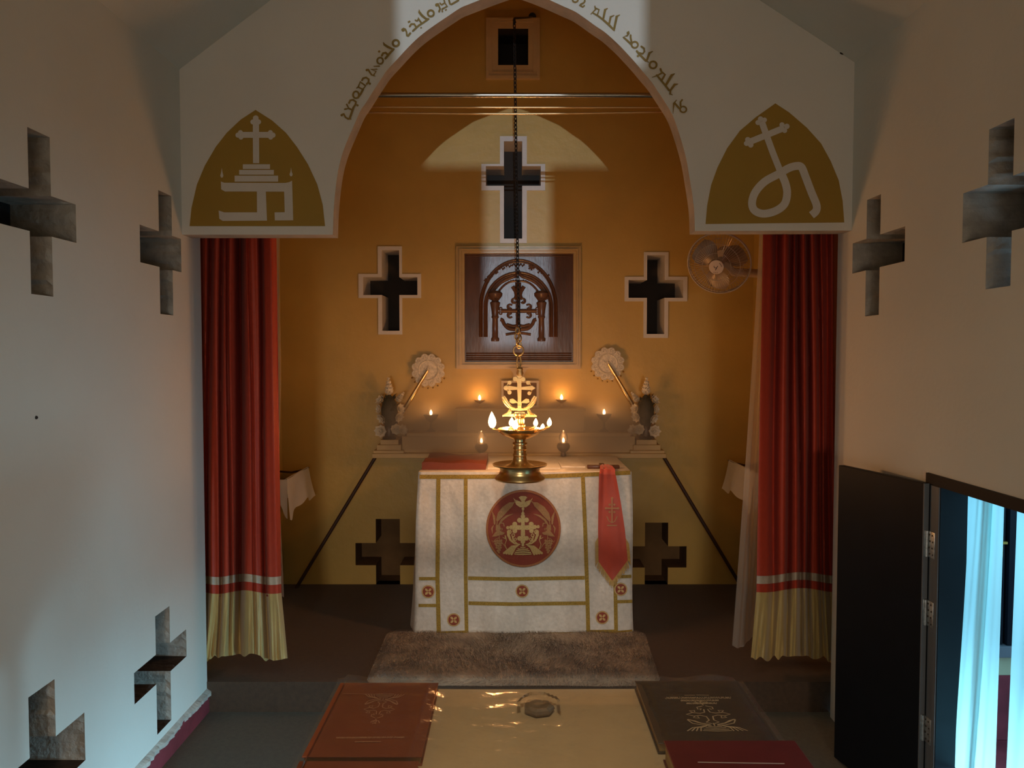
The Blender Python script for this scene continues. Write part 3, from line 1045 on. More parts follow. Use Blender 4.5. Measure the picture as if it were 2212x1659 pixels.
# ---- small dark tabernacle plaque on the upper step, behind the hanging lamp
t = thing('wooden_plaque', 'small square dark plaque standing on the ledge behind the hanging lamp', 'plaque', (at(1123, 880, 6.05).x, 6.05, ZA))
u0, u1, v0, v1 = prect(1083, 822, 1164, 881, 6.04)
v0 = ZA
MB().box((u0 + .006, 6.05, v0), (u1 - .006, 6.08, v1 - .006)).build('board', M['plaquewood'], t)
ring_border([(u0 + .018, u1 - .018, v0 + .018, v1 - .018)], [(u0, u1, v0, v1)], 6.038, 6.08, 'frame', M['ochre_trim'], t)
mb = MB()
a = [at(x, y, 6.08) for x, y in ((1100, 794), (1142, 794), (1133, 806), (1133, 822), (1108, 822), (1108, 806))]
mb.prism(a, (0, .03, 0))
mb.build('crest', M['ochre_trim'], t)

# ---- oil lamps on the ledge
def goblet(px, py, D, z0, label, group, hgt, r, w=.7):
    c = at(px, py, D)
    t = thing('oil_lamp', label, 'oil lamp', (c.x, D, z0), group)
    prof = [(r * .62, 0), (r * .66, hgt * .05), (r * .25, hgt * .16), (r * .12, hgt * .34), (r * .16, hgt * .42), (r * .12, hgt * .50), (r * .3, hgt * .60),
            (r * .75, hgt * .76), (r, hgt * .96), (r * 1.02, hgt), (r * .94, hgt), (r * .7, hgt * .82), (0, hgt * .76)]
    MB().lathe(prof, (c.x, D, z0), n=24).build('bowl', M['brassmatt'] if hgt < .1 else M['clay'], t, smooth=True)
    flame_mb((c.x, D, z0 + hgt * .96), .011, .042).build('flame', M['flame'], t, smooth=True)
    flame_light((c.x, D - .012, z0 + hgt + .026), w)


goblet(931, 895, 5.97, ZB_, 'small stemmed oil lamp alight on the ledge beside the left flower vase', 'stemmed oil lamps', .135, .058)
goblet(1305, 890, 5.97, ZB_, 'small stemmed oil lamp alight on the ledge beside the right flower vase', 'stemmed oil lamps', .140, .058)
goblet(1036, 868, 6.05, ZA, 'small oil lamp alight on the upper step, left of the hanging lamp', 'step oil lamps', .062, .044)
goblet(1213, 866, 6.05, ZA, 'small oil lamp alight on the upper step, right of the hanging lamp', 'step oil lamps', .066, .044)

ZT = h - .770                                # altar top


def glass_lamp(px, D, z0, label):
    c = at(px, 960, D)
    sc = D / F
    t = thing('glass_lamp', label, 'oil lamp', (c.x, D, z0), 'glass chimney lamps')
    prof = [(.020, 0), (.022, .012), (.016, .03), (.030, .04), (.047, .062), (.05, .078), (.042, .096), (.026, .104), (0, .104)]
    MB().lathe(prof, (c.x, D, z0), n=24).build('base', M['clay'], t, smooth=True)
    g = [(.024, .100), (.032, .118), (.035, .135), (.031, .158), (.021, .180), (.015, .190), (.013, .192)]
    vs = MB()
    n = 24
    pv = []
    for (r, z) in g:
        for k in range(n):
            pv.append((c.x + r * math.cos(2 * math.pi * k / n), D + r * math.sin(2 * math.pi * k / n), z0 + z))
    vs.add(pv, [(i * n + k, i * n + (k + 1) % n, (i + 1) * n + (k + 1) % n, (i + 1) * n + k) for i in range(len(g) - 1) for k in range(n)])
    vs.build('chimney', M['glass'], t, smooth=True)
    flame_mb((c.x, D, z0 + .104), .009, .036).build('flame', M['flame'], t, smooth=True)
    flame_light((c.x, D, z0 + .128), .35)


glass_lamp(1040, 5.71, ZT + .006, 'small glass chimney lamp with dark bulbous base, at the left rear of the altar')
glass_lamp(1217, 5.74, ZT + .006, 'small glass chimney lamp with dark bulbous base, at the right rear of the altar')


# ---- liturgical fans: long dark poles leaning outward, gilt discs on top
def lit_fan(head, grip, foot, zf, label):
    hd = at(*head, 6.02)
    f = onz(*foot, zf)
    f.y = 6.03
    f = at(foot[0], foot[1], 6.03)
    f.z = zf
    t = thing('liturgical_fan', label, 'liturgical fan', f, 'liturgical fans')
    g0 = at(*grip, 6.025)
    d = (hd - f).normalized()
    gd = (g0 - f).dot(d)
    top = (hd - f).length
    P = lambda s: f + d * s
    MB().tube([P(0), P(gd)], .0135, n=10).build('pole', M['pole'], t, smooth=True)
    MB().tube([P(gd - .03), P(gd - .015), P(gd + .1), P(top - .05), P(top)], [.014, .0165, .0155, .013, .009], n=12).build('handle', M['brass'], t, smooth=True)
    R = 37 * 6.0 / F
    y0 = 6.055
    mb = MB()
    N = 12
    pts = []
    for k in range(N * 6):
        a = 2 * math.pi * k / (N * 6)
        rr = R * (.83 + .17 * abs(math.sin(a * N / 2)) ** .7)
        pts.append(Vector((hd.x + rr * math.cos(a), y0, hd.z + rr * math.sin(a))))
    mb.prism(pts, (0, .008, 0))
    RR = Matrix.Rotation(math.pi / 2, 3, 'X')
    mb.lathe([(R * .60, .002), (R * .58, .006), (R * .53, .003), (R * .5, .002)], (hd.x, y0, hd.z), n=36, R=RR, cap=False)
    for k in range(N):
        a = 2 * math.pi * (k + .5) / N
        c = Vector((hd.x + R * .78 * math.cos(a), y0, hd.z + R * .78 * math.sin(a)))
        mb.tube([c + Vector((.024 * math.cos(b * .785), 0, .024 * math.sin(b * .785))) for b in range(8)], .0024, n=5, closed=True)
        for j in range(5):
            b = 2 * math.pi * j / 5
            mb.ball(c + Vector((.010 * math.cos(b), 0, .010 * math.sin(b))), .0055, 6)
        a2 = 2 * math.pi * k / N
        mb.tube([Vector((hd.x + R * q * math.cos(a2), y0, hd.z + R * q * math.sin(a2))) for q in (.6, .92)], .002, n=5)
    mb.build('disc', M['silver'], t, smooth=True)
    mb = MB()
    for (dx, dz, r) in ((0, .012, .012), (-.014, .004, .010), (.014, .006, .010), (-.028, .014, .008), (.028, .016, .008), (0, -.012, .010), (-.012, -.020, .007), (.012, -.02, .007), (0, .03, .007)):
        mb.ball(Vector((hd.x + dx, y0 - .003, hd.z + dz)), r, 8, s=(1, .6, 1))
    mb.build('winged_figure', M['silver'], t, smooth=True)
    for k in range(9):
        a = math.radians(205 + k * 16)
        c = Vector((hd.x + R * 1.06 * math.cos(a), y0 + .002, hd.z + R * 1.06 * math.sin(a)))
        MB().ball(c, .0068, 8).build('bell', M['brass'], t, smooth=True)


lit_fan((924, 800), (876, 879), (640, 1263), ZS, 'liturgical fan with scalloped gilt disc on a long dark pole leaning left of the altar')
lit_fan((1314, 786), (1368, 866), (1603, 1262), ZS, 'liturgical fan with scalloped gilt disc on a long dark pole leaning right of the altar')


# ---- white flower arrangements
def blossom(c, nrm, r, layers=3, seed=0, cone=False):
    r2 = random.Random(seed)
    nrm = Vector(nrm).normalized()
    q = nrm.to_track_quat('Z', 'Y').to_matrix()
    mb = MB()
    for L in range(layers):
        n = 8 - L
        tilt = math.radians(72 - 26 * L) if not cone else math.radians(28)
        rr = r * (1 - .22 * L)
        for k in range(n):
            a = 2 * math.pi * (k + .5 * L) / n + r2.uniform(-.1, .1)

            def pf(u, v, a=a, rr=rr, tilt=tilt, L=L):
                w = rr * .46 * math.sin(math.pi * min(1, .12 + .88 * v)) * (u - .5) * 2
                along = rr * v
                zz = along * math.cos(tilt) + rr * .25 * v * v * (1 if not cone else -.2) + (L * r * .55 if cone else 0)
                xx = along * math.sin(tilt) + rr * .05 - abs(u - .5) * rr * .2
                p = Vector((xx * math.cos(a) - w * math.sin(a), xx * math.sin(a) + w * math.cos(a), zz))
                return Vector(c) + q @ p
            mb.grid(pf, 2, 4)
    mb.ball(Vector(c) + q @ Vector((0, 0, r * .16)), r * .16, 6)
    return mb


def vase(px, base_y, D, z0, label, flip):
    c = at(px, base_y, D)
    sc = D / F
    t = thing('flower_vase', label, 'flower vase', (c.x, D, z0), 'vases of white flowers')
    zz = lambda y: at(px, y, D).z
    s = -1 if flip else 1
    prof = [(14 * sc, z0), (15 * sc, z0 + .012), (9 * sc, z0 + .03), (10 * sc, zz(945)), (13 * sc, zz(928)), (11 * sc, zz(921)), (0, zz(921))]
    MB().lathe(prof, (c.x, D, 0), n=18).build('vase', M['clay'], t, smooth=True)
    mb = MB()
    prof = [(8 * sc, zz(924)), (17 * sc, zz(905)), (18 * sc, zz(885)), (14 * sc, zz(868)), (6 * sc, zz(856)), (0, zz(850))]
    mb.lathe(prof, (c.x, D + .012, 0), n=14)
    r2 = random.Random(5)
    for k in range(46):
        a, zt = r2.uniform(0, 6.283), r2.uniform(858, 925)
        rr = 15 * sc * math.sin(math.pi * (935 - zt) / 90)
        p = Vector((c.x + rr * math.cos(a), D + .012 + rr * math.sin(a), zz(zt)))
        o = Vector((math.cos(a), math.sin(a), 1.1)).normalized() * 15 * sc
        w = Vector((-math.sin(a), math.cos(a), 0)) * 4 * sc
        mb.quad(p - w * .3, p + o * .5 + w, p + o, p + o * .5 - w)
    mb.build('foliage', M['leafdark'], t, smooth=True)
    spots = [(0, 852, 17, (0, -.25, 1), True), (s * -17, 866, 13, (-s * .6, -.7, .6), False), (s * -19, 884, 12, (-s * .9, -.7, .1), False), (s * -14, 902, 14, (-s * .7, -.8, -.5), False),
             (s * 17, 866, 13, (s * .7, -.6, .8), True), (s * 21, 884, 13, (s * .9, -.7, .2), False), (s * 18, 899, 14, (s * .8, -.7, -.3), False),
             (s * -17, 931, 16, (-s * .15, -1, .05), False), (s * 13, 928, 14, (s * .4, -1, .2), False), (s * 26, 930, 14, (s * .9, -.8, .4), False)]
    for i, (dx, y, r, nv, cone) in enumerate(spots):
        p = at(px + dx, y, D - .02)
        blossom(p, nv, r * sc * (1.0 if not cone else 1.15), 3 if not cone else 4, i + 1, cone).build('flower', M['petal'], t)


vase(841, 962, 5.93, ZC + .10, 'dark vase of white flowers on the ledge end below the left gilt disc', False)
vase(1395, 957, 5.93, ZC + .10, 'dark vase of white flowers on the ledge end below the right gilt disc', True)

# ---- hanging brass lamp
DL = 4.80
LX = at(1123, 900, DL).x
ls = DL * .9965 / F
lz = lambda y: at(1123, y, DL).z
t = thing('hanging_lamp', 'brass oil lamp with openwork cross and burning wicks, hanging before the altar', 'hanging lamp', (LX, DL, lz(1035)))
prof = [(0, 1028), (40, 1030), (53, 1036), (55, 1033), (53, 1029), (46, 1024), (43, 1016), (45, 1009), (58, 1005.5), (60, 1002), (58, 1001.5), (50, 1006), (34, 1006), (22, 1001), (16, 995),
        (14.5, 990), (14, 986), (15.5, 984), (15.5, 981), (14, 979), (13.5, 972), (15, 970), (15, 967), (13.5, 965), (13.5, 962), (16, 959.5), (16, 956), (12, 954), (12, 949)]
MB().lathe([(r * ls, lz(y)) for r, y in prof], (LX, DL, 0), n=48).build('base', M['brass'], t, smooth=True)
prof = [(0, 949), (14, 949), (22, 946), (38, 939), (47, 931), (48.5, 926), (47, 925.5), (42, 931), (28, 935), (12, 935), (10, 932)]
bowl = MB().lathe([(r * ls, lz(y)) for r, y in prof], (LX, DL, 0), n=48)
SPOUTS = [(1063.5, 925, -.05, 36, 8.5, 7.3), (1105, 920.6, .11, 20, 6.2, 4.2), (1113, 927.5, -.16, 21, 6.6, 4.2), (1157, 920.6, .10, 18, 5.2, 4.2),
      (1172, 926, -.12, 11, 4.4, 2.4), (1186.6, 920.6, .03, 19, 5.2, 4.2)]
for (px, py, dd, hh, rr, w) in SPOUTS:
    p = at(px, py, DL + dd)
    d = Vector((p.x - LX, p.y - DL, 0))
    L = d.length
    d.normalize()
    nrm = Vector((-d.y, d.x, 0))
    a = Vector((LX, DL, lz(930))) + d * 38 * ls
    tip = Vector((p.x, p.y, p.z - .004))
    wd = .026
    for s in (-1, 1):
        bowl.tube([a + nrm * s * wd, a.lerp(tip, .6) + nrm * s * wd * .6, tip + nrm * s * .006], .004, n=6)
    bowl.quad(a + nrm * wd + Vector((0, 0, -.012)), a - nrm * wd + Vector((0, 0, -.012)), tip - nrm * .007 + Vector((0, 0, -.004)), tip + nrm * .007 + Vector((0, 0, -.004)))
bowl.build('oil_bowl', M['brass'], t, smooth=True)
for (px, py, dd, hh, rr, w) in SPOUTS:
    p = at(px, py, DL + dd)
    MB().tube([p + Vector((0, 0, -.006)), p + Vector((0, 0, .006))], .003, n=6).build('wick', M['wick'], t)
    flame_mb(p, rr * ls, hh * ls, lean=(-.004 if px < 1070 else .002, 0)).build('flame', M['flame'], t, smooth=True)
    flame_light(p + Vector((0, 0, hh * ls * .45)), w)
prof = [(10, 932), (11, 927), (9, 924), (12, 921), (12, 918), (9, 915), (10, 910), (9.5, 904), (12, 902), (11, 899), (14, 897), (14, 894), (0, 893)]
MB().lathe([(r * ls, lz(y)) for r, y in prof], (LX, DL, 0), n=28).build('stem', M['brass'], t, smooth=True)
# flat open-work cross finial (crop 1020,680 x4.364)
TH = .012
G = lambda x, y: at(1020 + x / 4.364, 680 + y / 4.364, DL - TH / 2)
mb = MB()


NP = 0


def plate(pts):
    global NP
    NP += 1
    e_ = Vector((0, -2.5e-4 * NP, 0))
    mb.prism([G(*p) + e_ for p in pts], (0, TH + 5e-4 * NP, 0))


plate([(425, 600), (462, 600), (465, 700), (462, 800), (466, 850), (445, 872), (428, 850), (430, 800), (425, 700)])
plate([(335, 668), (425, 680), (425, 706), (340, 712)])
plate([(465, 680), (545, 672), (545, 710), (465, 706)])
for (x, y, r) in ((405, 605, 22), (480, 608, 22), (352, 640, 20), (352, 732, 20), (318, 690, 22), (528, 640, 20), (538, 740, 18), (560, 690, 22), (445, 575, 24)):
    plate([(x + r * math.cos(a * .5236), y + r * math.sin(a * .5236)) for a in range(12)])
for pts in (((340, 690), (326, 668), (336, 646), (352, 640)), ((340, 690), (328, 712), (338, 730), (352, 732)), ((545, 690), (556, 668), (546, 648), (528, 640)),
            ((545, 690), (560, 712), (554, 732), (538, 740)), ((432, 640), (420, 618), (405, 605)), ((458, 640), (470, 620), (480, 608)),
            ((435, 830), (400, 812), (370, 800)), ((455, 830), (490, 812), (520, 800))):
    mb.tube([G(*p) + Vector((0, TH / 2, 0)) for p in pts], .0052, n=7)
plate([(428, 855), (463, 855), (463, 905), (428, 905)])
plate([(300, 690), (318, 676), (318, 704)])
plate([(598, 690), (575, 676), (575, 704)])
for s in (-1, 1):
    fx = lambda x: 445 + s * x
    q = [(fx(165), 775), (fx(140), 762), (fx(118), 790), (fx(100), 830), (fx(60), 870), (fx(20), 885), (fx(20), 905), (fx(70), 895), (fx(120), 870), (fx(150), 830)]
    plate(q if s > 0 else q[::-1])
    q = [(fx(90), 795), (fx(60), 790), (fx(30), 812), (fx(15), 830), (fx(70), 835), (fx(95), 825)]
    plate(q if s > 0 else q[::-1])
    q = [(fx(75), 895), (fx(95), 890), (fx(115), 920), (fx(160), 948), (fx(160), 960), (fx(100), 952), (fx(75), 925)]
    plate(q if s > 0 else q[::-1])
plate([(370, 900), (520, 900), (520, 880), (370, 880)])
plate([(290, 945), (400, 930), (400, 915), (495, 915), (495, 930), (610, 950), (605, 962), (480, 962), (410, 962), (290, 955)])
for s in (-1, 1):
    for k in range(3):
        x = 445 + s * (105 + 16 * k)
        mb.tube([G(445 + s * 80, 900) + Vector((0, -.008, 0)), G(x, 945) + Vector((0, -.008, 0))], .0035, n=5)
    mb.tube([G(*p) + Vector((0, -.006, 0)) for p in ((445 + s * 148, 775), (445 + s * 130, 812), (445 + s * 90, 860), (445 + s * 30, 884))], .0035, n=6)
    mb.tube([G(*p) + Vector((0, -.006, 0)) for p in ((445 + s * 158, 800), (445 + s * 138, 838), (445 + s * 95, 878))], .003, n=6)
mb.build('cross_finial', M['brassmatt'], t)
mb = MB()
mb.lathe([(r * ls, lz(y)) for r, y in ((6, 812), (8, 806), (6, 801), (7, 797), (5, 794), (0, 793))], (LX, DL, 0), n=16)
mb.build('finial_socket', M['brassmatt'], t, smooth=True)


def linkpts(c, hx, hz, ang):
    pts = []
    for k in range(14):
        a = 2 * math.pi * k / 14
        p = Vector((hx * math.cos(a), 0, hz * math.sin(a)))
        p.rotate(Matrix.Rotation(ang, 3, 'Z'))
        pts.append(Vector(c) + p)
    return pts


mb = MB()
mb.tube(linkpts(at(1121, 781, DL), 4.5 * ls, 15 * ls, .5), 2.0 * ls, n=8, closed=True)
mb.tube(linkpts(at(1120, 757, DL), 11 * ls, 11 * ls, .15), 2.0 * ls, n=8, closed=True)
for i, (x, y) in enumerate(((1121, 745), (1118, 738), (1123, 731), (1117, 727), (1122, 720), (1118, 714))):
    mb.tube(linkpts(at(x, y, DL + .008 * (-1) ** i), 5 * ls, 7 * ls, i * 1.1), 1.7 * ls, n=7, closed=True)
mb.build('ring', M['brassmatt'], t, smooth=True)
mb = MB()
n = 74
for i in range(n):
    f_ = i / (n - 1)
    y = 712 + (47 - 712) * f_
    x = 1121.5 + (1111 - 1121.5) * f_ ** .8
    mb.tube(linkpts(at(x, y, DL), 2.9 * ls, 6.2 * ls, .75 + (i % 2) * math.pi / 2), 1.15 * ls, n=6, closed=True)
mb.build('chain', M['iron'], t, smooth=True)
th = thing('chain_hook', 'dark iron hook arm above the square opening, holding the lamp chain', 'hook', at(1150, 38, D2))
e = at(1111, 41, DL)
MB().tube([at(1150, 36, D2 + .01), at(1140, 38, DL + .9), at(1124, 39, DL + .1), e + Vector((0, 0, .004)), e + Vector((-.004, -.012, -.012)), e + Vector((0, 0, -.022)), e + Vector((.006, .012, -.014))],
          .0065, n=8).build('arm', M['iron'], th, smooth=True)
MB().tube([at(1150, 36, D2 - .008), at(1150, 36, D2 + .004)], .03, n=14).build('wall_plate', M['iron'], th)

# ---- curtain rods and wires across the arch
zr = at(1115, 207, 4.33).z


def span(name, y0, y1, y2, D, r, m, label, cat):
    p = [at(640, y0, D), at(1115, y1, D), at(1590, y2, D)]
    p[0].x, p[2].x = SL + .001, SR - .001
    q = smpoly(p, 10)
    o = MB().tube(q, r, n=10).build(name, m, smooth=True)
    return tag(o, label, cat)


span('curtain_rod', 205, 206, 206, 4.33, .014, M['rod'], 'steel curtain rod across the top of the chancel behind the arch', 'curtain rod')
span('curtain_wire', 230, 232, 232, 4.44, .0055, M['wire'], 'thin straight brass wire just below the steel curtain rod', 'curtain wire')
span('curtain_wire', 236, 246, 233, 4.47, .006, M['wire'], 'thin sagging brass wire, lowest of the lines across the arch', 'curtain wire')


# ---- red satin curtains
def drape_fn(xl0, xr0, xl1, xr1, ytop, ybot, D, valleys, amp, seed):
    """f(u, py) -> point; valleys = (u at the top, u at the hem, width, depth); edges run straight from top to hem"""
    def f(u, y, extra=1.0, push=0.0):
        tt = (y - ytop) / (ybot - ytop)
        tc_ = max(0.0, min(1.0, tt))
        x = xl0 + (xl1 - xl0) * tt + u * ((xr0 + (xr1 - xr0) * tt) - (xl0 + (xl1 - xl0) * tt))
        w = 0.0
        for (a, b, wd, dp) in valleys:
            c_ = a + (b - a) * tc_ + .010 * math.sin(5 * tt + 9 * a)
            w += dp * math.exp(-((u - c_) / wd) ** 2)
        w += .010 * math.sin(21 * u + 1.7 * tt + seed) + .006 * math.sin(43 * u - 2.1 * tt + seed)
        return at(x, y, D + amp * w * extra + .012 * math.sin(9 * u + seed) - push)
    return f


def red_curtain(label, xs, D, valleys, seed, y_rod, y_band, y_hem, y_bot, wob, ruf):
    xl0, xr0, xl1, xr1 = xs
    f = drape_fn(xl0, xr0, xl1, xr1, 510, y_hem, D, valleys, 1.25, seed)
    b = at((xl1 + xr1) / 2, y_bot, D)
    t = thing('curtain', label, 'curtain', (b.x, D, ZS + .01), 'red curtains')
    yy = lambda u, y: y + wob(u) * max(0, (y - 900) / 400)
    MB().grid(lambda u, v: f(u, y_rod + (510 - y_rod) * v * 2 if v < .5 else yy(u, 510 + (y_hem - 510) * (v - .5) * 2)), 150, 60).build('drape', M['curtain'], t, smooth=True)
    MB().grid(lambda u, v: f(u, yy(u, y_band + 17 * v), 1.0, .005), 150, 3).build('ribbon', M['band'], t, smooth=True)
    r2 = random.Random(seed + 9)
    phs = [r2.uniform(0, 6.28) for _ in range(4)]

    def rf(u, v):
        y = yy(u, y_hem - 6 + (y_bot - y_hem + 6) * v)
        x = xl1 + (xr1 - xl1) * (u + (u - .5) * ruf * v)
        base = f(u, yy(u, y_hem), 1.0, .003)
        a = 2 * math.pi * 6.5 * (u + .045 * math.sin(9 * u + phs[2]) + .025 * math.sin(23 * u + phs[3])) + phs[0]
        g = (.024 * math.sin(a + .7 * v) * (.7 + .5 * math.sin(7 * u + phs[1])) + .007 * math.sin(2 * math.pi * 19 * u + phs[1] + 3 * v)) * v
        sag = (5 * math.sin(a + 1.4) * (.6 + .6 * math.sin(11 * u + phs[3])) + 4 * math.sin(5 * u + phs[2])) * v
        return at(x, y + sag, base.y * (1 - .22 * v) + 4.33 * .22 * v + g - .012 * v)
    MB().grid(rf, 190, 16).build('ruffle', M['ruffle'], t, smooth=True)
    return f


red_curtain('red satin curtain with cream ribbon and gold ruffle, hanging by the white left wall', (429, 597, 440, 608), 4.31,
            [(.02, .0, .05, .06), (.15, .04, .035, .10), (.30, .22, .025, .07), (.37, .34, .02, .05), (.54, .47, .05, .17), (.64, .66, .02, .03), (.79, .80, .028, .09), (1.0, 1.0, .04, .05)], 3, 218, 1243, 1285, 1418, lambda u: 4 * math.sin(9 * u), .16)
red_curtain('red satin curtain with cream ribbon and gold ruffle, hanging in front of the wall fan', (1648, 1811, 1634, 1816), 4.31,
            [(.17, .20, .05, .10), (.38, .36, .03, .09), (.47, .52, .03, .10), (.60, .62, .03, .11), (.72, .78, .03, .08), (.84, .88, .05, .08), (1.0, 1.0, .05, .06)], 11, 218, 1240, 1281, 1420, lambda u: 5 * math.sin(7 * u + 1), .13)

# sheer white curtains beside the red ones
f = drape_fn(1643, 1700, 1588, 1680, 500, 1390, 4.56, [(.3, .35, .12, .04), (.6, .7, .1, .05)], 1.0, 21)


def sheer_fn(u, v):
    y = 215 + (1400 - 215) * v
    tt = max(0.0, (y - 500) / 900)
    p = f(u, y)
    x = 1648 - 62 * tt ** 1.15 + u * (70 + 30 * tt)
    q = at(x, y - 14 * u * v + 8 * math.sin(9 * u) * v, 4.52)
    return Vector((q.x, p.y, q.z))


tag(MB().grid(sheer_fn, 60, 40).build('sheer_curtain', M['sheer'], smooth=True), 'thin white see-through curtain behind the red curtain below the wall fan', 'sheer curtain')


def sheer_l(u, v):
    y = 215 + (1290 - 215) * v
    x = 560 + u * (44 + 8 * max(0, (y - 1000) / 300)) + 2 * math.sin(14 * v)
    q = at(x, y, 4.50)
    return Vector((q.x, 4.50 + .015 * math.sin(14 * u + 2 * v), q.z))


tag(MB().grid(sheer_l, 30, 40).build('sheer_curtain', M['sheer'], smooth=True), 'narrow white sheer strip just showing behind the edge of the left red curtain', 'sheer curtain')


# ================================================================== altar
YF, YK = 5.035, 5.78
AXL, AXR = -.611, .782
mb = MB().box((AXL + .03, YF + .03, ZS), (AXR - .03, YK - .01, ZT - .012))
tag(mb.build('altar_table', M['woodtable']), 'altar table hidden under the white damask cloth with gold braid', 'altar')


def cl_front(x, z):
    """depth of the hanging front of the altar cloth"""
    tt = max(0.0, min(1.0, (ZT - z) / (ZT - ZS)))
    w = .0075 * math.sin(7.1 * x + 1.1) + .006 * math.sin(17.3 * x + 2.2 * tt) + .003 * math.sin(39 * x + .6)
    q = Vector((x * 7.0, z * 5.0, 2.0))
    w += .0060 * noise.noise(q) + .0016 * noise.noise(q * 2.4) - .0050 * max(0, noise.noise(Vector((x * 9 + z * 4, z * 2.2 - x * 3, 5)))) ** .7
    return YF - .012 - .045 * tt ** 1.6 - w * min(1, tt * 6) ** .7


def cl_edge(z, left):
    tt = max(0.0, min(1.0, (ZT - z) / (ZT - ZS)))
    return (AXL - .004 - .036 * tt ** 1.2 - .008 * math.sin(5 * tt)) if left else (AXR + .004 + .014 * tt + .005 * math.sin(6 * tt))


zlist = [ZT - .004, ZT - .012] + [ZT - .012 - (ZT - ZS - .018) * i / 70 for i in range(1, 71)]


def cl_ring(z, inset=0.0):
    xl, xr = cl_edge(z, True) + inset, cl_edge(z, False) - inset
    tt = (ZT - z) / (ZT - ZS)
    pts = []
    for i in range(20):
        v = i / 20
        y = YK + (cl_front(xl, z) + .012 - YK) * v
        bl_ = .05 * tt * math.sin(math.pi * v * .9) + .010 * tt * math.sin(19 * v)
        pts.append(Vector((xl - bl_, y, z)))
    for i in range(121):
        u = i / 120
        x = xl + (xr - xl) * u
        e = min(u, 1 - u) * (xr - xl)
        rr = .012 * (1 - min(1, e / .02)) ** 2
        pts.append(Vector((x, cl_front(x, z) + rr + inset, z)))
    for i in range(1, 21):
        v = i / 20
        y = cl_front(xr, z) + .012 + (YK - cl_front(xr, z) - .012) * v
        pts.append(Vector((xr + .02 * tt * math.sin(math.pi * v) + .006 * tt * math.sin(17 * v), y, z)))
    return pts


t = thing('altar_cloth', 'white damask altar cloth with gold braid and round embroidered medallions', 'altar cloth', (0.085, YF, ZS))
mb = MB()
rings = [cl_ring(ZT, .010)] + [cl_ring(z) for z in zlist]
n = len(rings[0])
for a, b in zip(rings[:-1], rings[1:]):
    o = len(mb.v)
    mb.add(a + b, [(i, i + n, i + n + 1, i + 1) for i in range(n - 1)])
mb.ngon(rings[0])
cloth = mb.build('cloth', M['damask'], t, smooth=True, weld=True)


def CF(off):
    def f(px, py):
        p = at(px, py, YF - .03)
        for _ in range(2):
            y = cl_front(p.x, p.z) - off
            p = at(px, py, y)
        return p
    return f


C3, C5, C6, C8 = CF(.0030), CF(.0042), CF(.0078), CF(.0100)


def strip(pts, w, mp=C3, name='braid'):
    q = []
    for a, b in zip(pts[:-1], pts[1:]):
        for k in range(14):
            q.append((a[0] + (b[0] - a[0]) * k / 14, a[1] + (b[1] - a[1]) * k / 14))
    q.append(pts[-1])
    return MB().ribbon(q, w, mp, caps=False).build(name, M['goldtrim'], t)


strip([(906, 1030), (1000, 1030), (1180, 1029), (1300, 1024), (1362, 1021)], 9)
strip([(947, 1034), (946, 1140), (945, 1250), (948, 1372)], 9)
strip([(1006, 1034), (1006, 1250), (1008, 1372)], 8)
strip([(1259, 1030), (1264, 1140), (1268, 1260), (1271, 1370)], 8.5)
strip([(1320, 1028), (1325, 1140), (1329, 1260), (1331, 1368)], 8)
strip([(1011, 1249), (1100, 1251), (1263, 1248)], 8)
strip([(1012, 1303), (1100, 1305), (1265, 1303)], 8)
strip([(905, 1250), (943, 1250)], 7)
strip([(904, 1308), (944, 1308)], 7)
strip([(1332, 1246), (1364, 1245)], 7)
strip([(1333, 1300), (1366, 1299)], 7)
strip([(948, 1368), (1009, 1366)], 8)
strip([(1271, 1365), (1331, 1364)], 8)
strip([(898, 1374), (945, 1371)], 4)
strip([(1010, 1369), (1100, 1370), (1270, 1367)], 4)
strip([(1332, 1365), (1366, 1362)], 4)


def tassel(x0, x1, y0, ln, mp, parent, m):
    mb = MB()
    r2 = random.Random(int(x0))
    k = int((x1 - x0) / 1.6)
    for i in range(k):
        x = x0 + (x1 - x0) * (i + .5) / k
        dx, l_ = r2.uniform(-1.2, 1.2), ln * r2.uniform(.75, 1.1)
        mb.quad(mp(x - .55, y0), mp(x + .55, y0), mp(x + dx + .4, y0 + l_), mp(x + dx - .4, y0 + l_))
    mb.build('fringe', m, parent)


tassel(944, 1012, 1368, 8, C3, t, M['fringe'])
tassel(1267, 1335, 1366, 8, C3, t, M['fringe'])
for (x, y) in ((925, 1278), (1128, 1277), (1341, 1273), (980, 1339), (1301, 1334)):
    md = MB().disc(x, y, 14.3, C5, n=28).build('small_medallion', M['embgold'], t)
    MB().disc(x, y, 11.6, C6, n=28).build('ground', M['embred'], md)
    mb = MB()
    mb.ring(x, y, 13.6, 1.0, C6, n=28)
    for k in range(4):
        a = math.pi / 2 * k + .78
        mb.ribbon([(x + 1.5 * math.cos(a), y + 1.5 * math.sin(a)), (x + 6.5 * math.cos(a), y + 6.5 * math.sin(a))], [2.4, 6.0], C8, caps=False)
        mb.disc(x + 7.4 * math.cos(a), y + 7.4 * math.sin(a), 1.9, C8, n=8)
    mb.build('cross_motif', M['embgold'], md)

# large medallion (crop 1030,1040 x8.295)
q8 = 8.295
K = lambda mp: (lambda x, y: mp(1030 + x / q8, 1040 + y / q8))
K5, K6, K8 = K(C5), K(C6), K(C8)
md = MB().round_patch(835, 843, 672, K5, ry=694).build('large_medallion', M['embred'], t, label='large round maroon medallion embroidered with a gold cross')
mb = MB()
mb.ring(835, 843, 652, 34, K6, n=72, ry=674)
mb.build('rim', mat('copper_embroidery', (0.40, 0.15, 0.05), 0.55, metal=0.1, vary=0.2, vscale=100), md)
mb = MB()
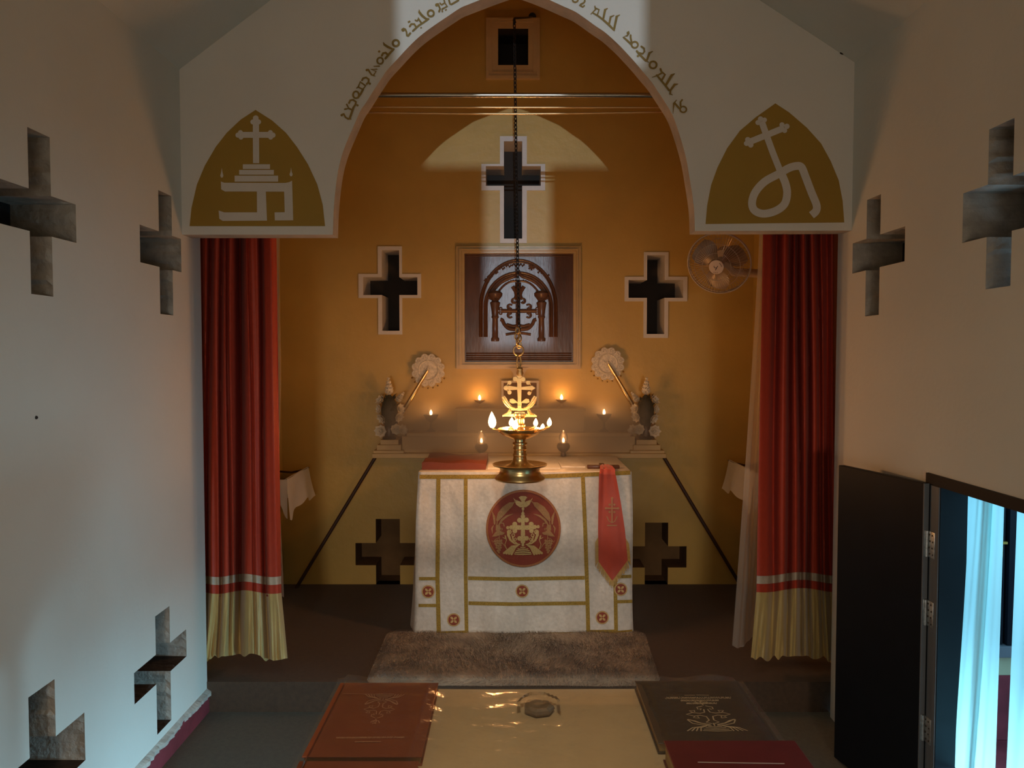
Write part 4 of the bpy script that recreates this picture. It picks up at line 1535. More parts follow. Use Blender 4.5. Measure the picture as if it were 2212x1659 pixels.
# dove
mb.paint([K6(*p) for p in ((650, 290), (690, 330), (760, 350), (830, 380), (830, 465), (770, 462), (705, 415), (680, 350))], 0)
mb.paint([K6(*p) for p in ((1005, 290), (965, 330), (900, 350), (830, 380), (830, 465), (885, 462), (945, 415), (975, 350))], 0)
mb.paint([K6(*p) for p in ((750, 285), (790, 262), (870, 262), (905, 285), (870, 330), (845, 400), (815, 400), (785, 330))], 0)
mb.disc(828, 490, 26, K6)
mb.build('dove', M['embgold'], md)
mb = MB()
mb.ribbon([(826, 510), (826, 550)], 20, K6)
for (x, y, r) in ((826, 575, 30), (826, 628, 40), (765, 695, 44), (890, 690, 44), (680, 765, 44), (975, 765, 44), (680, 885, 44), (980, 885, 42), (615, 822, 36), (555, 828, 30), (1040, 815, 38), (1098, 810, 30),
                  (765, 1020, 42), (890, 1018, 42), (826, 1080, 40), (826, 1140, 26)):
    mb.disc(x, y, r, K6)
mb.ribbon([(826, 600), (826, 1080)], [56, 84], K6, caps=False)
mb.ribbon([(600, 822), (760, 826), (826, 826), (900, 826), (1050, 816)], [76, 84, 70, 84, 76], K6, caps=False)
mb.build('cross_motif', M['embgold'], md)
mb = MB()
for s in (-1, 1):
    X = lambda x: 826 + s * (x - 826)
    mb.ribbon([(X(1080), 910), (X(1085), 960), (X(1050), 1050), (X(980), 1110), (X(880), 1130)], [60, 50, 40, 30, 18], K6)
    mb.ring(X(1070), 905, 34, 18, K6)
    mb.ring(X(1000), 965, 26, 14, K6)
    mb.ribbon([(X(1010), 985), (X(1000), 1050), (X(930), 1110)], [30, 26, 14], K6)
    mb.ring(X(960), 1035, 20, 12, K6)
    for k in range(4):
        x1 = 1030 + 45 * k
        mb.ribbon([(X(900), 1140), (X(960 + 22 * k), 1160 + 8 * (3 - k)), (X(x1), 1285 - (3 - k) * -6)], [12, 22, 40], K6)
    mb.ribbon([(X(1120), 1210), (X(1150), 1130), (X(1120), 1050), (X(1135), 970)], 12, K6)
    mb.ribbon([(X(1135), 1030), (X(1190), 1000)], [16, 6], K6)
    mb.ribbon([(X(1140), 1010), (X(1150), 960)], [16, 6], K6)
for i, (w_, y) in enumerate(((90, 1185), (190, 1215), (240, 1245), (290, 1275), (310, 1305))):
    mb.ribbon([(826 - w_ / 2, y - 6), (826, y + 4), (826 + w_ / 2, y - 6)], 20, K6, caps=False)
mb.build('base_motif', M['embgold'], md)
dim = mat('dull_embroidery', (0.42, 0.22, 0.085), 0.6, vary=0.25, vscale=140)
for s in (-1, 1):
    X = lambda x: 835 + s * (x - 835)
    mb = MB()
    mb.ribbon([(X(1300), 690), (X(1250), 600), (X(1170), 500), (X(1060), 410), (X(1010), 380)], [50, 110, 120, 90, 20], K6)
    for k in range(16):
        f_ = k / 15
        cx, cy = 1290 - 270 * f_, 660 - 270 * f_ ** .9
        for sd in (-1, 1):
            mb.ribbon([(X(cx), cy), (X(cx - 70 - 10 * sd), cy - 20 - 70 * sd * (-1 if sd < 0 else 1) * .6)], [12, 4], K6, caps=False)
    mb.ribbon([(X(1300), 690), (X(1315), 800)], 16, K6)
    mb.ribbon([(X(1020), 580), (X(1130), 620), (X(1220), 690), (X(1290), 800)], [6, 34, 40, 18], K6)
    mb.ribbon([(X(1395), 535), (X(1360), 640), (X(1350), 760)], [6, 44, 30], K6)
    mb.build('wheat', dim, md)
    mb = MB()
    mb.paint([K6(X(a), b) for a, b in ((1165, 920), (1230, 895), (1275, 860), (1330, 900), (1400, 990), (1320, 985), (1260, 960), (1200, 955))], 0)
    mb.paint([K6(X(a), b) for a, b in ((1260, 780), (1330, 780), (1330, 880), (1280, 890), (1240, 850))], 0)
    mb.ribbon([(X(1180), 800), (X(1190), 750), (X(1250), 745), (X(1280), 800)], 20, K6)
    mb.ring(X(1225), 855, 16, 10, K6)
    mb.ribbon([(X(1370), 790), (X(1400), 840), (X(1390), 930)], [14, 30, 8], K6)
    mb.ribbon([(X(1270), 960), (X(1265), 1050), (X(1200), 1120), (X(1130), 1210)], 14, K6)
    mb.ribbon([(X(1270), 1010), (X(1330), 1030), (X(1380), 1090), (X(1395), 1060)], 12, K6)
    r2 = random.Random(3)
    for row in range(6):
        for j in range(max(1, 4 - row // 2 - (row == 5))):
            w_ = max(1, 4 - row // 2 - (row == 5))
            mb.disc(X(1285 - 10 * row * .2 + (j - (w_ - 1) / 2) * 36), 1060 + row * 42 + (j % 2) * 12, 21, K6, n=10)
    mb.build('grapes', dim, md)

# ---- hand cross lying on the altar with a red veil hanging down
t = thing('hand_cross', 'dark hand cross lying on the altar with a red gold-fringed veil hanging from it', 'hand cross', at(1303, 995, 5.12))
a, b = at(1268, 995, 5.16), at(1338, 993, 5.16)
zc = ZT + .012
mb = MB()
mb.box((a.x, 5.14, zc - .012), (b.x, 5.175, zc + .012), bev=.006)
xm = (a.x + b.x) / 2
mb.box((xm - .018, 5.03, zc - .010), (xm + .018, 5.27, zc + .010), bev=.006)
mb.build('cross', M['darkwood'], t, smooth=True)
VL = [(1303, 988), (1297, 1002), (1294, 1030), (1293, 1080), (1292, 1140), (1293, 1212)]
VR = [(1314, 986), (1322, 1002), (1331, 1030), (1341, 1085), (1350, 1145), (1356, 1214)]


def lerp_list(L, v):
    k = min(len(L) - 2, int(v * (len(L) - 1)))
    f_ = v * (len(L) - 1) - k
    return (L[k][0] + (L[k + 1][0] - L[k][0]) * f_, L[k][1] + (L[k + 1][1] - L[k][1]) * f_)


def veil_pt(u, v, off=0.0):
    a, b = lerp_list(VL, v), lerp_list(VR, v)
    px, py = a[0] + (b[0] - a[0]) * u, a[1] + (b[1] - a[1]) * u
    if v > .8:
        tip = (1322, 1257)
        k = (v - .8) / .2
        edge = abs(u - .47) / .5
        py += (1 - edge) * (tip[1] - 1214) * k
    fold = .010 * math.sin(7 * u + 1) * (1 - v) + .0022 * math.sin(11 * u + 3 * v)
    if py > 1022:
        y = cl_front(at(px, py, YF).x, at(px, py, YF).z) - .020 - off - abs(fold)
        return at(px, py, y)
    k = (1022 - py) / 36.0
    p = at(px, 1022, cl_front(at(px, 1022, YF).x, at(px, 1022, YF).z) - .018)
    return Vector((at(px, py, YF).x * (1 + .01 * k), p.y + .13 * k, ZT + .012 + .016 * min(1, k * 2) + abs(fold) * .6))


veil = MB().grid(lambda u, v: veil_pt(u, v), 16, 40).build('veil', M['redveil'], t, smooth=True)
mb = MB()
r2 = random.Random(4)
for i in range(70):
    u = (i + .5) / 70
    p = veil_pt(u, 1.0)
    rx_ = veil_pt(u, 1.0, .001)
    l_ = .042 * r2.uniform(.8, 1.1)
    w_ = .0016
    dx = (u - .47) * .02 + r2.uniform(-.004, .004)
    mb.quad(rx_ + Vector((-w_, 0, .004)), rx_ + Vector((w_, 0, .004)), rx_ + Vector((dx + w_, -.004, -l_)), rx_ + Vector((dx - w_, -.004, -l_)))
for i in range(26):
    v = .86 + .14 * i / 26
    for u, sg in ((0, -1), (1, 1)):
        p = veil_pt(u, v, .001)
        mb.quad(p, p + Vector((0, 0, .006)), p + Vector((sg * .022, -.002, -.030)), p + Vector((sg * .022, -.002, -.034)))
mb.build('fringe', M['fringe'], t)
VE = lambda x, y: at(x, y, cl_front(at(x, y, YF).x, at(x, y, YF).z) - .0265)
mb = MB()
mb.ribbon([(1322, 1078), (1322, 1128)], 3, VE)
mb.ribbon([(1311, 1098), (1333, 1098)], 3, VE)
for x, y in ((1322, 1076), (1309, 1098), (1335, 1098), (1317, 1090), (1327, 1090), (1317, 1106), (1327, 1106)):
    mb.disc(x, y, 2.6, VE, n=8)
mb.ribbon([(1311, 1116), (1316, 1126), (1322, 1129), (1328, 1126), (1333, 1116)], 2.2, VE)
mb.ribbon([(1312, 1135), (1332, 1135)], 2.5, VE)
mb.build('gold_embroidery', mat('dull_gold_thread', (0.36, 0.17, 0.075), 0.5, metal=0.2), veil)

# ---- cloths and papers on the altar top
def sheet(name, label, cat, x0, x1, y0, y1, z, th, m, amp=.003, seed=1, skew=0.0):
    mb = MB()
    g = lambda u, v: Vector((x0 + (x1 - x0) * u + skew * v, y0 + (y1 - y0) * v, z + th + amp * (math.sin(9 * u + 5 * v + seed) + math.sin(5 * u - 11 * v) + 2) * .5))
    mb.grid(g, 20, 16)
    for e in ((0, 0, 1, 0), (1, 0, 1, 1), (1, 1, 0, 1), (0, 1, 0, 0)):
        for i in range(16):
            u0_, v0_ = e[0] + (e[2] - e[0]) * i / 16, e[1] + (e[3] - e[1]) * i / 16
            u1_, v1_ = e[0] + (e[2] - e[0]) * (i + 1) / 16, e[1] + (e[3] - e[1]) * (i + 1) / 16
            p, q = g(u0_, v0_), g(u1_, v1_)
            mb.quad(p, Vector((p.x, p.y, z)), Vector((q.x, q.y, z)), q)
    return tag(mb.build(name, m, smooth=True), label, cat)


sheet('folded_cloth', 'folded dark red cloth lying at the left rear of the altar', 'cloth', -.60, -.175, 5.10, 5.60, ZT + .001, .034, M['darkred'], .010)
sheet('altar_linen', 'thin white linen square laid flat under the hanging lamp', 'linen', -.165, .325, 5.14, 5.60, ZT + .001, .005, M['linen'], .003, 4)
sheet('altar_linen', 'cream linen sheet laid flat beside the dark hand cross', 'linen', .335, .50, 5.20, 5.66, ZT + .001, .004, M['linen'], .003, 6, skew=-.02)

# ---- towel rails with white cloths in the rear corners
def cloth_rail(xw, xe, y0, y1, zt, label, clabel, left):
    s = 1 if left else -1
    t = thing('cloth_rail', label, 'rail', (xe, (y0 + y1) / 2, zt), 'rails in the rear corners')
    MB().tube([Vector((xe, y0 + .01, zt)), Vector((xe, y1 + .03, zt))], .007, n=8).build('rail', M['pole'], t, smooth=True)
    for y in (y0 + .12, y1 - .02):
        MB().tube([Vector((xw, y, zt - .02)), Vector(((xw + xe) / 2, y, zt - .03)), Vector((xe, y, zt - .004))], .008, n=8).build('bracket', M['pole'], t, smooth=True)
    mb = MB()

    def side(u, v):
        u_ = u * u * (3 - 2 * u)
        ln = .265 * (1 - u) + .235 * u + .02 * math.exp(-((u - .08) / .16) ** 2) - .045 * math.exp(-((u - .55) / .22) ** 2) + .012 * math.sin(17 * u)
        fl = v * (.018 + .035 * u + .014 * math.sin(11 * u + 1.5 * v))
        return Vector((xe + s * (.008 + fl), y0 + (y1 - y0) * u - .05 * v * (1 - u) * .8, zt + .009 - ln * v - .004 * math.sin(9 * u) * (1 - v)))
    mb.grid(side, 40, 14)
    mb.grid(lambda u, v: Vector((xe - s * (.008 + .02 * v), y0 + (y1 - y0) * u, zt + .009 - .16 * v)), 12, 6)
    mb.grid(lambda u, v: Vector((xe + s * (-.008 + .016 * u), y0 + (y1 - y0) * v, zt + .009 + .003 * math.sin(math.pi * u))), 4, 12)

    def corner(u, v):                                     # the near end folded round
        return Vector((xe + s * (.012 - .055 * u + .012 * v), y0 - .004 - .045 * v * (1 - .5 * u), zt + .006 - (.27 - .08 * u + .012 * math.sin(5 * u)) * v))
    mb.grid(corner, 10, 10)
    c_ = mb.build('white_cloth', M['linen'], smooth=True)
    tag(c_, clabel, 'cloth')


cloth_rail(SL, -1.60, 5.41, 5.99, h - .892, 'short dark rail in the rear corner beside the left red curtain', 'rumpled white cloth hanging on the rail beside the left red curtain', True)
cloth_rail(SR, 1.70, 5.36, 5.98, h - .835, 'short dark rail in the rear corner behind the sheer curtain', 'rumpled white cloth hanging on the rail behind the sheer curtain', False)

# ---- wall fan
fc = at(1553, 569, 4.72)
t = thing('wall_fan', 'round wall fan with wire cage, tilted down, on the right sanctuary wall beside the curtain', 'wall fan', fc)
ax = Vector((-.42, -.80, -.40)).normalized()
Q = ax.to_track_quat('Z', 'Y').to_matrix()
R_ = .190
P = lambda r, a, z: fc + Q @ Vector((r * math.cos(a), r * math.sin(a), z))
circ = lambda r, z, n=64: [P(r, 2 * math.pi * k / n, z) for k in range(n)]
mb = MB()
for r, z, w in ((R_, 0, .0055), (R_ * .985, -.022, .004), (R_ * .72, .052, .0014), (R_ * .45, .068, .0014), (R_ * .72, -.07, .0014)):
    mb.tube(circ(r, z), w, n=6, closed=True)
for k in range(60):
    a = 2 * math.pi * k / 60
    mb.tube([P(.05, a, .072), P(R_ * .45, a, .067), P(R_ * .72, a, .051), P(R_ * .93, a, .025), P(R_, a, 0)],   .0010, n=4, cap=False)
    mb.tube([P(R_, a, 0), P(R_ * .93, a, -.045), P(R_ * .72, a, -.07), P(.06, a, -.08)],   .0010, n=4, cap=False)
mb.build('cage', M['fanwire'], t, smooth=True)
for j in range(3):
    a0 = 2 * math.pi * j / 3 + .35

    def bf(u, v, a0=a0):
        r = .03 + (R_ * .88 - .03) * v
        wdt = .42 + .42 * math.sin(math.pi * min(1, v * .9 + .1))
        return P(r, a0 + (u - .5) * 1.75 * wdt, -.012 + (u - .5) * .05)
    MB().grid(bf, 8, 8).build('blade', M['fanplastic'], t, smooth=True)
MB().lathe([(0, -.05), (.028, -.05), (.03, .012), (.022, .022), (0, .024)], fc, n=20, R=Q).build('hub', M['fanplastic'], t, smooth=True)
bd = MB().lathe([(.044, .066), (.0455, .072), (.043, .0765), (0, .079)], fc, n=32, R=Q).build('badge', M['fanbadge'], t, smooth=True)
mb = MB()
BP = lambda x, y: fc + Q @ Vector((x, y, .0805))
ux = (Q.transposed() @ Vector((1, 0, 0)))
uz = (Q.transposed() @ Vector((0, 0, 1)))
e1_ = Vector((ux.x, ux.y)).normalized()
e2_ = Vector((-e1_.y, e1_.x))
if e2_.dot(Vector((uz.x, uz.y))) < 0:
    e2_ = -e2_
BQ = lambda x, y: BP(*(e1_ * x + e2_ * y))
mb.ribbon([(-.014, .006), (-.010, -.003), (.004, -.002)], .0035, BQ)
mb.ribbon([(.008, .010), (-.002, -.016)], .004, BQ)
for k in range(5):
    a = .35 + .17 * k
    mb.ribbon([(.030 * math.cos(a), .030 * math.sin(a)), (.037 * math.cos(a), .037 * math.sin(a))], .003, BQ, caps=False)
    a = -1.9 + .17 * k
    mb.ribbon([(.031 * math.cos(a), .031 * math.sin(a)), (.036 * math.cos(a), .036 * math.sin(a))], .0022, BQ, caps=False)
mb.build('badge_mark', M['ink'], bd)
mb = MB()
mb.lathe([(0, -.20), (.035, -.20), (.055, -.185), (.062, -.12), (.058, -.085), (.03, -.08), (0, -.08)], fc, n=24, R=Q)
mb.build('motor', M['fanbody'], t, smooth=True)
m0 = fc + Q @ Vector((0, 0, -.15))
wb = Vector((SR, m0.y + .05, m0.z - .10))
mb = MB()
mb.tube([m0 + Vector((.02, 0, -.045)), m0 + Vector((.06, .01, -.10)), wb + Vector((-.05, 0, -.02)), wb], [.024, .026, .03, .034], n=12)
mb.box((SR - .03, wb.y - .05, wb.z - .13), (SR - .001, wb.y + .05, wb.z + .09), bev=.01)
mb.build('wall_bracket', M['fanbody'], t, smooth=True)

# ---- fur rug in front of the altar
t = thing('fur_rug', 'taupe fur rug lying on the step in front of the altar', 'rug', (0.02, 4.66, ZS))


def rugp(u, v, lift=1.0):
    y = 4.262 + (5.055 - 4.262) * v
    xl, xr = -.825 - .004 * v, .838 + .045 * v
    rc = .05
    dx = 0
    for e in (v, 1 - v):
        d = e * .79
        if d < rc:
            dx = max(dx, rc - math.sqrt(max(0, rc * rc - (rc - d) ** 2)))
    x = xl + dx + (xr - xl - 2 * dx) * u
    z = ZS + .003 + lift * (.022 * min(1, min(u, 1 - u) * 30) * min(1, min(v, 1 - v) * 16) + .004 * noise.noise(Vector((x * 5, y * 5, 1))))
    if y < 4.285:
        z -= .030 * (4.285 - y) / .023 * .6
    return Vector((x, y, z))


MB().grid(rugp, 70, 40).build('backing', M['rug'], t, smooth=True)
mb = MB()
r2 = random.Random(12)
for i in range(26000):
    u, v = r2.random(), r2.random() ** 1.15
    p = rugp(u, v)
    l_ = r2.uniform(.016, .030)
    a = 2.6 * noise.noise(Vector((p.x * 2.3, p.y * 2.3, 4.2))) + r2.uniform(-.5, .5) - 1.57
    d = Vector((math.cos(a) * .75, math.sin(a) * .75, .75 if v > .03 else .1)).normalized() * l_
    w_ = Vector((-math.sin(a), math.cos(a), 0)) * .0017
    mb.add([p - w_, p + w_, p + d], [(0, 1, 2)])
pl = mb.build('pile', M['rug'], t)
pl['kind'] = 'stuff'


# ================================================================== side door
zt = h - .504
fr = struct(MB().box((XR - .012, 3.145, 0), (XR + .10, 3.262, zt)).box((XR - .012, 2.05, zt - .045), (XR + .10, 3.145, zt))
            .box((XR - .012, 1.94, 0), (XR + .10, 2.05, zt)).build('door_1', M['blackpaint']))
MB().box((XR - .016, 3.150, 0.01), (XR + .06, 3.215, zt - .046)).build('door_stop', M['greyframe'], fr)
MB().box((XR - .004, 3.262, zt - .03), (XR + .0, 3.30, zt + .004)).build('plaster_patch', M['border'], fr)
# outer threshold step
MB().box((XR, 2.05, -.01), (XR + .30, 3.26, .05)).build('threshold', M['redox'], fr)

hx, hy = XR - .036, 3.228
ex, ey = 1.606, 3.765
ln = math.hypot(ex - hx, ey - hy)
ang = math.atan2(ey - hy, ex - hx)
t = thing('door_leaf', 'black painted wooden door leaf standing open against the right wall', 'door leaf', (hx, hy, 0.012))
RZ = Matrix.Translation(Vector((hx, hy, 0))) @ Matrix.Rotation(ang, 4, 'Z')
zd = h - .545
leaf = MB().box((0, -.032, .015), (ln, 0, zd), bev=.003)
leaf.v = [RZ @ p for p in leaf.v]
leaf.build('panel', M['blackpaint'], t)
ed = MB().box((-.002, -.0325, .016), (.0035, .0005, zd - .001))
ed.v = [RZ @ p for p in ed.v]
ed.build('hinge_edge', M['greyedge'], t)
for py in (1176, 1327, 1583):
    c = onx(2012, py, XR - .012)
    hg = MB()
    r2 = random.Random(py)
    y0 = 3.225
    hg.box((XR - .0185, y0 - .052, c.z - .055), (XR - .016, y0 - .004, c.z + .055), bev=.001)
    hg.tube([Vector((XR - .024, y0 - .002, c.z - .055)), Vector((XR - .024, y0 - .002, c.z + .055))], .007, n=10)
    lf = MB().box((-.0045, -.030, c.z - .055), (-.002, -.003, c.z + .055), bev=.001)
    lf.v = [RZ @ p for p in lf.v]
    hg.add(lf.v, lf.f)
    hgo = hg.build('hinge', M['steel'], t, smooth=True)
    sc = MB()
    for k in range(4):
        for dy in (-.018, -.040):
            sc.ball((XR - .0195, y0 + dy + .004 * (k % 2), c.z - .04 + .027 * k), .0042, 8, s=(.5, 1, 1))
    sc.build('screw', M['ink'], hgo)

# white sheer curtains in the doorway
def door_curtain(tops, bots, X0, X1, seed, label):
    """tops, bots: picture x of both edges; y rows follow the lintel"""
    def f(u, v):
        x = (tops[0] + (tops[1] - tops[0]) * u) * (1 - v ** 1.3) + (bots[0] + (bots[1] - bots[0]) * u) * v ** 1.3
        X = X0 + (X1 - X0) * v
        X += .012 * math.sin(9 * u + seed) + .007 * math.sin(19 * u + 2 * v + seed) + .003 * math.sin(37 * u + 4 * v)
        rx, rz = ray(x, 1300)
        D = X / rx
        z = (h - .55) + ((.30 + .015 * math.sin(12 * u)) - (h - .55)) * v
        return Vector((X, D, z))
    return tag(MB().grid(f, 70, 40).build('door_curtain', M['doorsheer'], smooth=True), label, 'door curtain', 'sheer curtains in the side doorway')


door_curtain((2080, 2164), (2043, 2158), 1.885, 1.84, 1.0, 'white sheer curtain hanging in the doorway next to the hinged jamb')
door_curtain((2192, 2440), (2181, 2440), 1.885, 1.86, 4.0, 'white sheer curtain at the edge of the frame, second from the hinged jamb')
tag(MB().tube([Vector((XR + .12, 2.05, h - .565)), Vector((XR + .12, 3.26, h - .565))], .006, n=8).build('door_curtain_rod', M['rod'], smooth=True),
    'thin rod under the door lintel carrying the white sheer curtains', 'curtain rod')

# ---- what shows of the veranda beyond
mb = MB().quad((XR + .27, -1, -.012), (7, -1, -.012), (7, 6, -.012), (XR + .27, 6, -.012))
struct(mb.build('floor_veranda', M['redox']))
vw = MB().box((XR + .3, 4.0, -.01), (6.5, 4.12, 3.4))
vo = struct(vw.build('wall_veranda', M['outwall']))
MB().box((XR + .3, 3.985, -.01), (6.5, 4.0, .335)).build('painted_dado', M['redox'], vo)
MB().box((XR + .3, 3.99, .335), (6.5, 4.0, .45)).build('yellow_band', M['paleyellow'], vo)
MB().box((XR + .3, 3.93, .45), (6.5, 4.0, .51), bev=.004).build('sill', M['greyedge'], vo)
t = thing('veranda_window', 'dark window frame with a small gilt cross seen between the white door curtains', 'window', at(2172, 1400, 3.97))
a, b = at(2160, 1100, 3.975), at(2186, 1100, 3.975)
MB().box((a.x - .10, 3.955, .512), (a.x + .018, 3.999, 1.66)).box((b.x - .03, 3.94, .512), (b.x + .01, 3.999, 1.66)).build('frame', M['blackpaint'], t)
MB().box((a.x, 3.985, .512), (b.x, 3.996, 1.66)).build('pane', M['void'], t)
g = at(2167, 1180, 3.93)
MB().box((g.x - .006, 3.94, g.z - .06), (g.x + .006, 3.955, g.z + .05)).box((g.x - .03, 3.94, g.z + .008), (g.x + .03, 3.955, g.z + .02)).build('gilt_cross', M['goldtrim'], t)

# ================================================================== reading table in the foreground
ZTB = h - 1.125
TXL, TXR, TY0, TY1 = -.575, .765, 1.62, 2.535
t = thing('reading_table', 'dark table with a cream cloth top in the foreground, books lying at both ends', 'table', (.09, 2.1, 0))
MB().box((TXL, TY0, ZTB - .03), (TXR, TY1, ZTB), bev=.004).build('table_top', M['woodtable'], t)
for x in (TXL + .05, TXR - .05):
    for y in (TY0 + .05, TY1 - .06):
        MB().box((x - .025, y - .025, 0), (x + .025, y + .025, ZTB - .03), bev=.003).build('leg', M['woodtable'], t)
MB().box((TXL + .04, TY1 - .05, ZTB - .12), (TXR - .04, TY1 - .03, ZTB - .03)).box((TXL + .03, TY0 + .04, ZTB - .12), (TXL + .05, TY1 - .04, ZTB - .03)).box(
    (TXR - .05, TY0 + .04, ZTB - .12), (TXR - .03, TY1 - .04, ZTB - .03)).build('apron', M['woodtable'], t)
sheet('table_cloth', 'cream cloth spread on the foreground table between the red and black books', 'table cloth', TXL + .01, TXR - .01, TY0, TY1 - .004, ZTB + .0005, .004, M['tablecloth'], .002, 3)


def book(name, label, x0, x1, y0, y1, z0, th, m, rot=0.0, pages='x'):
    t = thing(name, label, 'book', ((x0 + x1) / 2, (y0 + y1) / 2, z0))
    top = MB().box((x0, y0, z0 + th - .004), (x1, y1, z0 + th), bev=.0016)
    c = top.build('front_cover', m, t)
    MB().box((x0 + .005, y0 + .005, z0 + .004), (x1 - .005, y1 - .005, z0 + th - .004)).build('pages', M['pages'], t)
    MB().box((x0, y0, z0), (x1, y1, z0 + .004)).build('back_cover', m, t)
    return t, c


zb = ZTB + .009
tr, cr = book('prayer_book', 'large rust red book with faint gilt emblem on the table end', -.570, -.244, 2.045, 2.515, zb, .026, M['redbook'])
tk, ck = book('prayer_book', 'large brown-black book with a gilt cross emblem on the table', .408, .752, 2.110, 2.520, zb, .030, M['blackbook'])
t2, c2 = book('prayer_book', 'second rust red book at the bottom edge, nearer than the large red one', -.572, -.250, 1.60, 2.030, zb, .022, M['redbook'])
t3, c3 = book('prayer_book', 'maroon book with a painted edge glint, in front of the black book', .415, .775, 1.66, 2.070, zb, .058, M['maroonbook'])
zr_, zk_, zm_ = zb + .026 + .0006, zb + .030 + .0006, zb + .058 + .0006


def emblem_lines(mb, mp):
    """outline crest: dove over a scrolled cross over leaves and a stepped base, unit square centred at 0, y down"""
    R = lambda pts, w=.036: mb.ribbon(pts, max(w, .036), mp)
    R([(0, -.98), (-.05, -.90), (-.02, -.80), (0, -.72)])
    R([(-.17, -.95), (-.12, -.84), (-.02, -.80), (.10, -.84), (.15, -.93), (.06, -.90), (.02, -.84)])
    R([(-.06, -1.0), (0, -.96), (.06, -1.0)])
    for sx in (-1, 1):
        R([(sx * .05, -.66), (sx * .20, -.58), (sx * .20, -.46), (sx * .10, -.50), (sx * .14, -.42)])
        R([(sx * .05, -.44), (sx * .07, -.26), (sx * .20, -.20), (sx * .36, -.24), (sx * .44, -.36), (sx * .30, -.38), (sx * .32, -.30)])
        R([(sx * .40, -.24), (sx * .56, -.14), (sx * .40, -.04)])
        R([(sx * .06, .20), (sx * .08, .0), (sx * .22, -.08), (sx * .36, -.04), (sx * .42, .06), (sx * .28, .10), (sx * .30, .0)])
        R([(sx * .06, .22), (sx * .16, .34), (sx * .04, .42)])
        R([(sx * .58, .18), (sx * .44, .26), (sx * .30, .40), (sx * .10, .48)], .05)
        R([(sx * .60, .20), (sx * .52, .40), (sx * .30, .50), (sx * .08, .54)], .03)
        R([(sx * .50, .24), (sx * .36, .36)], .04)
        for k in range(4):
            R([(sx * .20, .56), (sx * (.36 + .07 * k), .66), (sx * (.40 + .11 * k), .84)], .026)
    R([(0, .42), (0, .56)])
    for y, w_ in ((.62, .16), (.70, .24), (.78, .30), (.86, .34)):
        R([(-w_, y - .02), (0, y + .01), (w_, y - .02)], .03)


def squiggle(mb, mp, x0, x1, y, hgt, seed, w):
    r2 = random.Random(seed)
    x = x0
    while x < x1 - hgt * .6:
        k = r2.random()
        d = hgt * r2.uniform(.5, .9)
        if k < .35:
            mb.ring(x + d / 2, y, d * .42, w, mp, n=10)
        elif k < .7:
            mb.ribbon([(x, y + hgt * .3), (x + d * .2, y - hgt * .3), (x + d * .6, y - hgt * .35), (x + d * .8, y + hgt * .35)], w, mp, caps=False)
        else:
            mb.ribbon([(x, y), (x + d * .5, y + hgt * .4), (x + d * .9, y - hgt * .1), (x + d * .5, y - hgt * .45)], w, mp, caps=False)
        x += d * 1.12


# black book: emblem upright for us, title lines above it
KB = lambda x, y: Vector((.592 + x * .118, 2.265 - y * .105, zk_))
mb = MB(lift=(0, 0, 1.5e-5))
emblem_lines(mb, KB)
mb.build('gilt_emblem', M['bookgold'], ck)
mb = MB(lift=(0, 0, 1.5e-5))
ON = lambda x, y: onz(1380 + x / 6.506, 1480 + y / 6.506, zk_)
squiggle(mb, ON, 370, 1310, 180, 34, 2, 8)
squiggle(mb, ON, 590, 1140, 220, 30, 3, 8)
squiggle(mb, ON, 670, 1100, 262, 30, 4, 8)
mb.ribbon([(640, 148), (790, 148)], 6, ON, caps=False)
mb.ribbon([(810, 146), (985, 148)], 6, ON, caps=False)
mb.build('gilt_title', M['bookgold'], ck)
# red book: emblem turned towards the altar
KR = lambda x, y: Vector((-.407 + x * -.085, 2.335 + y * .105, zr_))
mb = MB(lift=(0, 0, 1.5e-5))
emblem_lines(mb, KR)
mb.build('gilt_emblem', M['bookgilt2'], cr)
mb = MB(lift=(0, 0, 1.5e-5))
ON2 = lambda x, y: onz(720 + x / 9.217, 1480 + y / 9.217, zr_)
squiggle(mb, ON2, 60, 1410, 1046, 40, 7, 11)
squiggle(mb, ON2, 430, 960, 1135, 28, 8, 9)
mb.ribbon([(180, 180), (930, 192)], 7, ON2, caps=False)
mb.build('gilt_title', M['bookgilt2'], cr)
mb = MB(lift=(0, 0, 1.5e-5))
ON3 = lambda x, y: onz(x, y, zm_)
mb.ribbon([(1508, 1646.5), (1694, 1649.5)], 2.2, ON3)
mb.build('edge_glint', mat('glint_paint', (0.62, 0.52, 0.50), 0.35, metal=0.3), c3)  # glint of the book edge, put in as a pale painted line
# little dark bronze weight lying on the cloth
c = onz(1165, 1545, zb)
t = thing('paper_weight', 'small faceted bronze weight under the clear plastic sheet on the cream cloth', 'weight', c)
dm = MB().lathe([(.045, 0), (.050, .008), (.046, .016), (.034, .021), (.020, .018), (0, .017)], (c.x, c.y + .03, zb), n=7)
dm.build('dome', M['bronze'], t, smooth=False)


def plastic_fn(u, v):
    x = TXL - .008 + (TXR - TXL + .016) * u
    y = 1.64 + (TY1 + .003 - 1.64) * v
    zz = zb + .034
    bump_ = .0025 * noise.noise(Vector((x * 5, y * 7, 3))) + .0016 * noise.noise(Vector((x * 19, y * 25, 7)))
    mid = 1 - max(0, min(1, (abs(x - .082) - .30) / .06))
    zz = zz - (.016 if v < .93 else .016 * (1 - (v - .93) / .07)) * mid
    wc = math.exp(-((x - c.x) ** 2 + (y - c.y - .03) ** 2) / .006)
    zz = max(zz + bump_ * (.5 + .8 * mid), zb + .033 * (wc > .5))
    if v > .985:
        zz += .006 * math.sin(31 * x) + .004
    if u < .02 or u > .98:
        zz -= .012
    return Vector((x, y, zz))


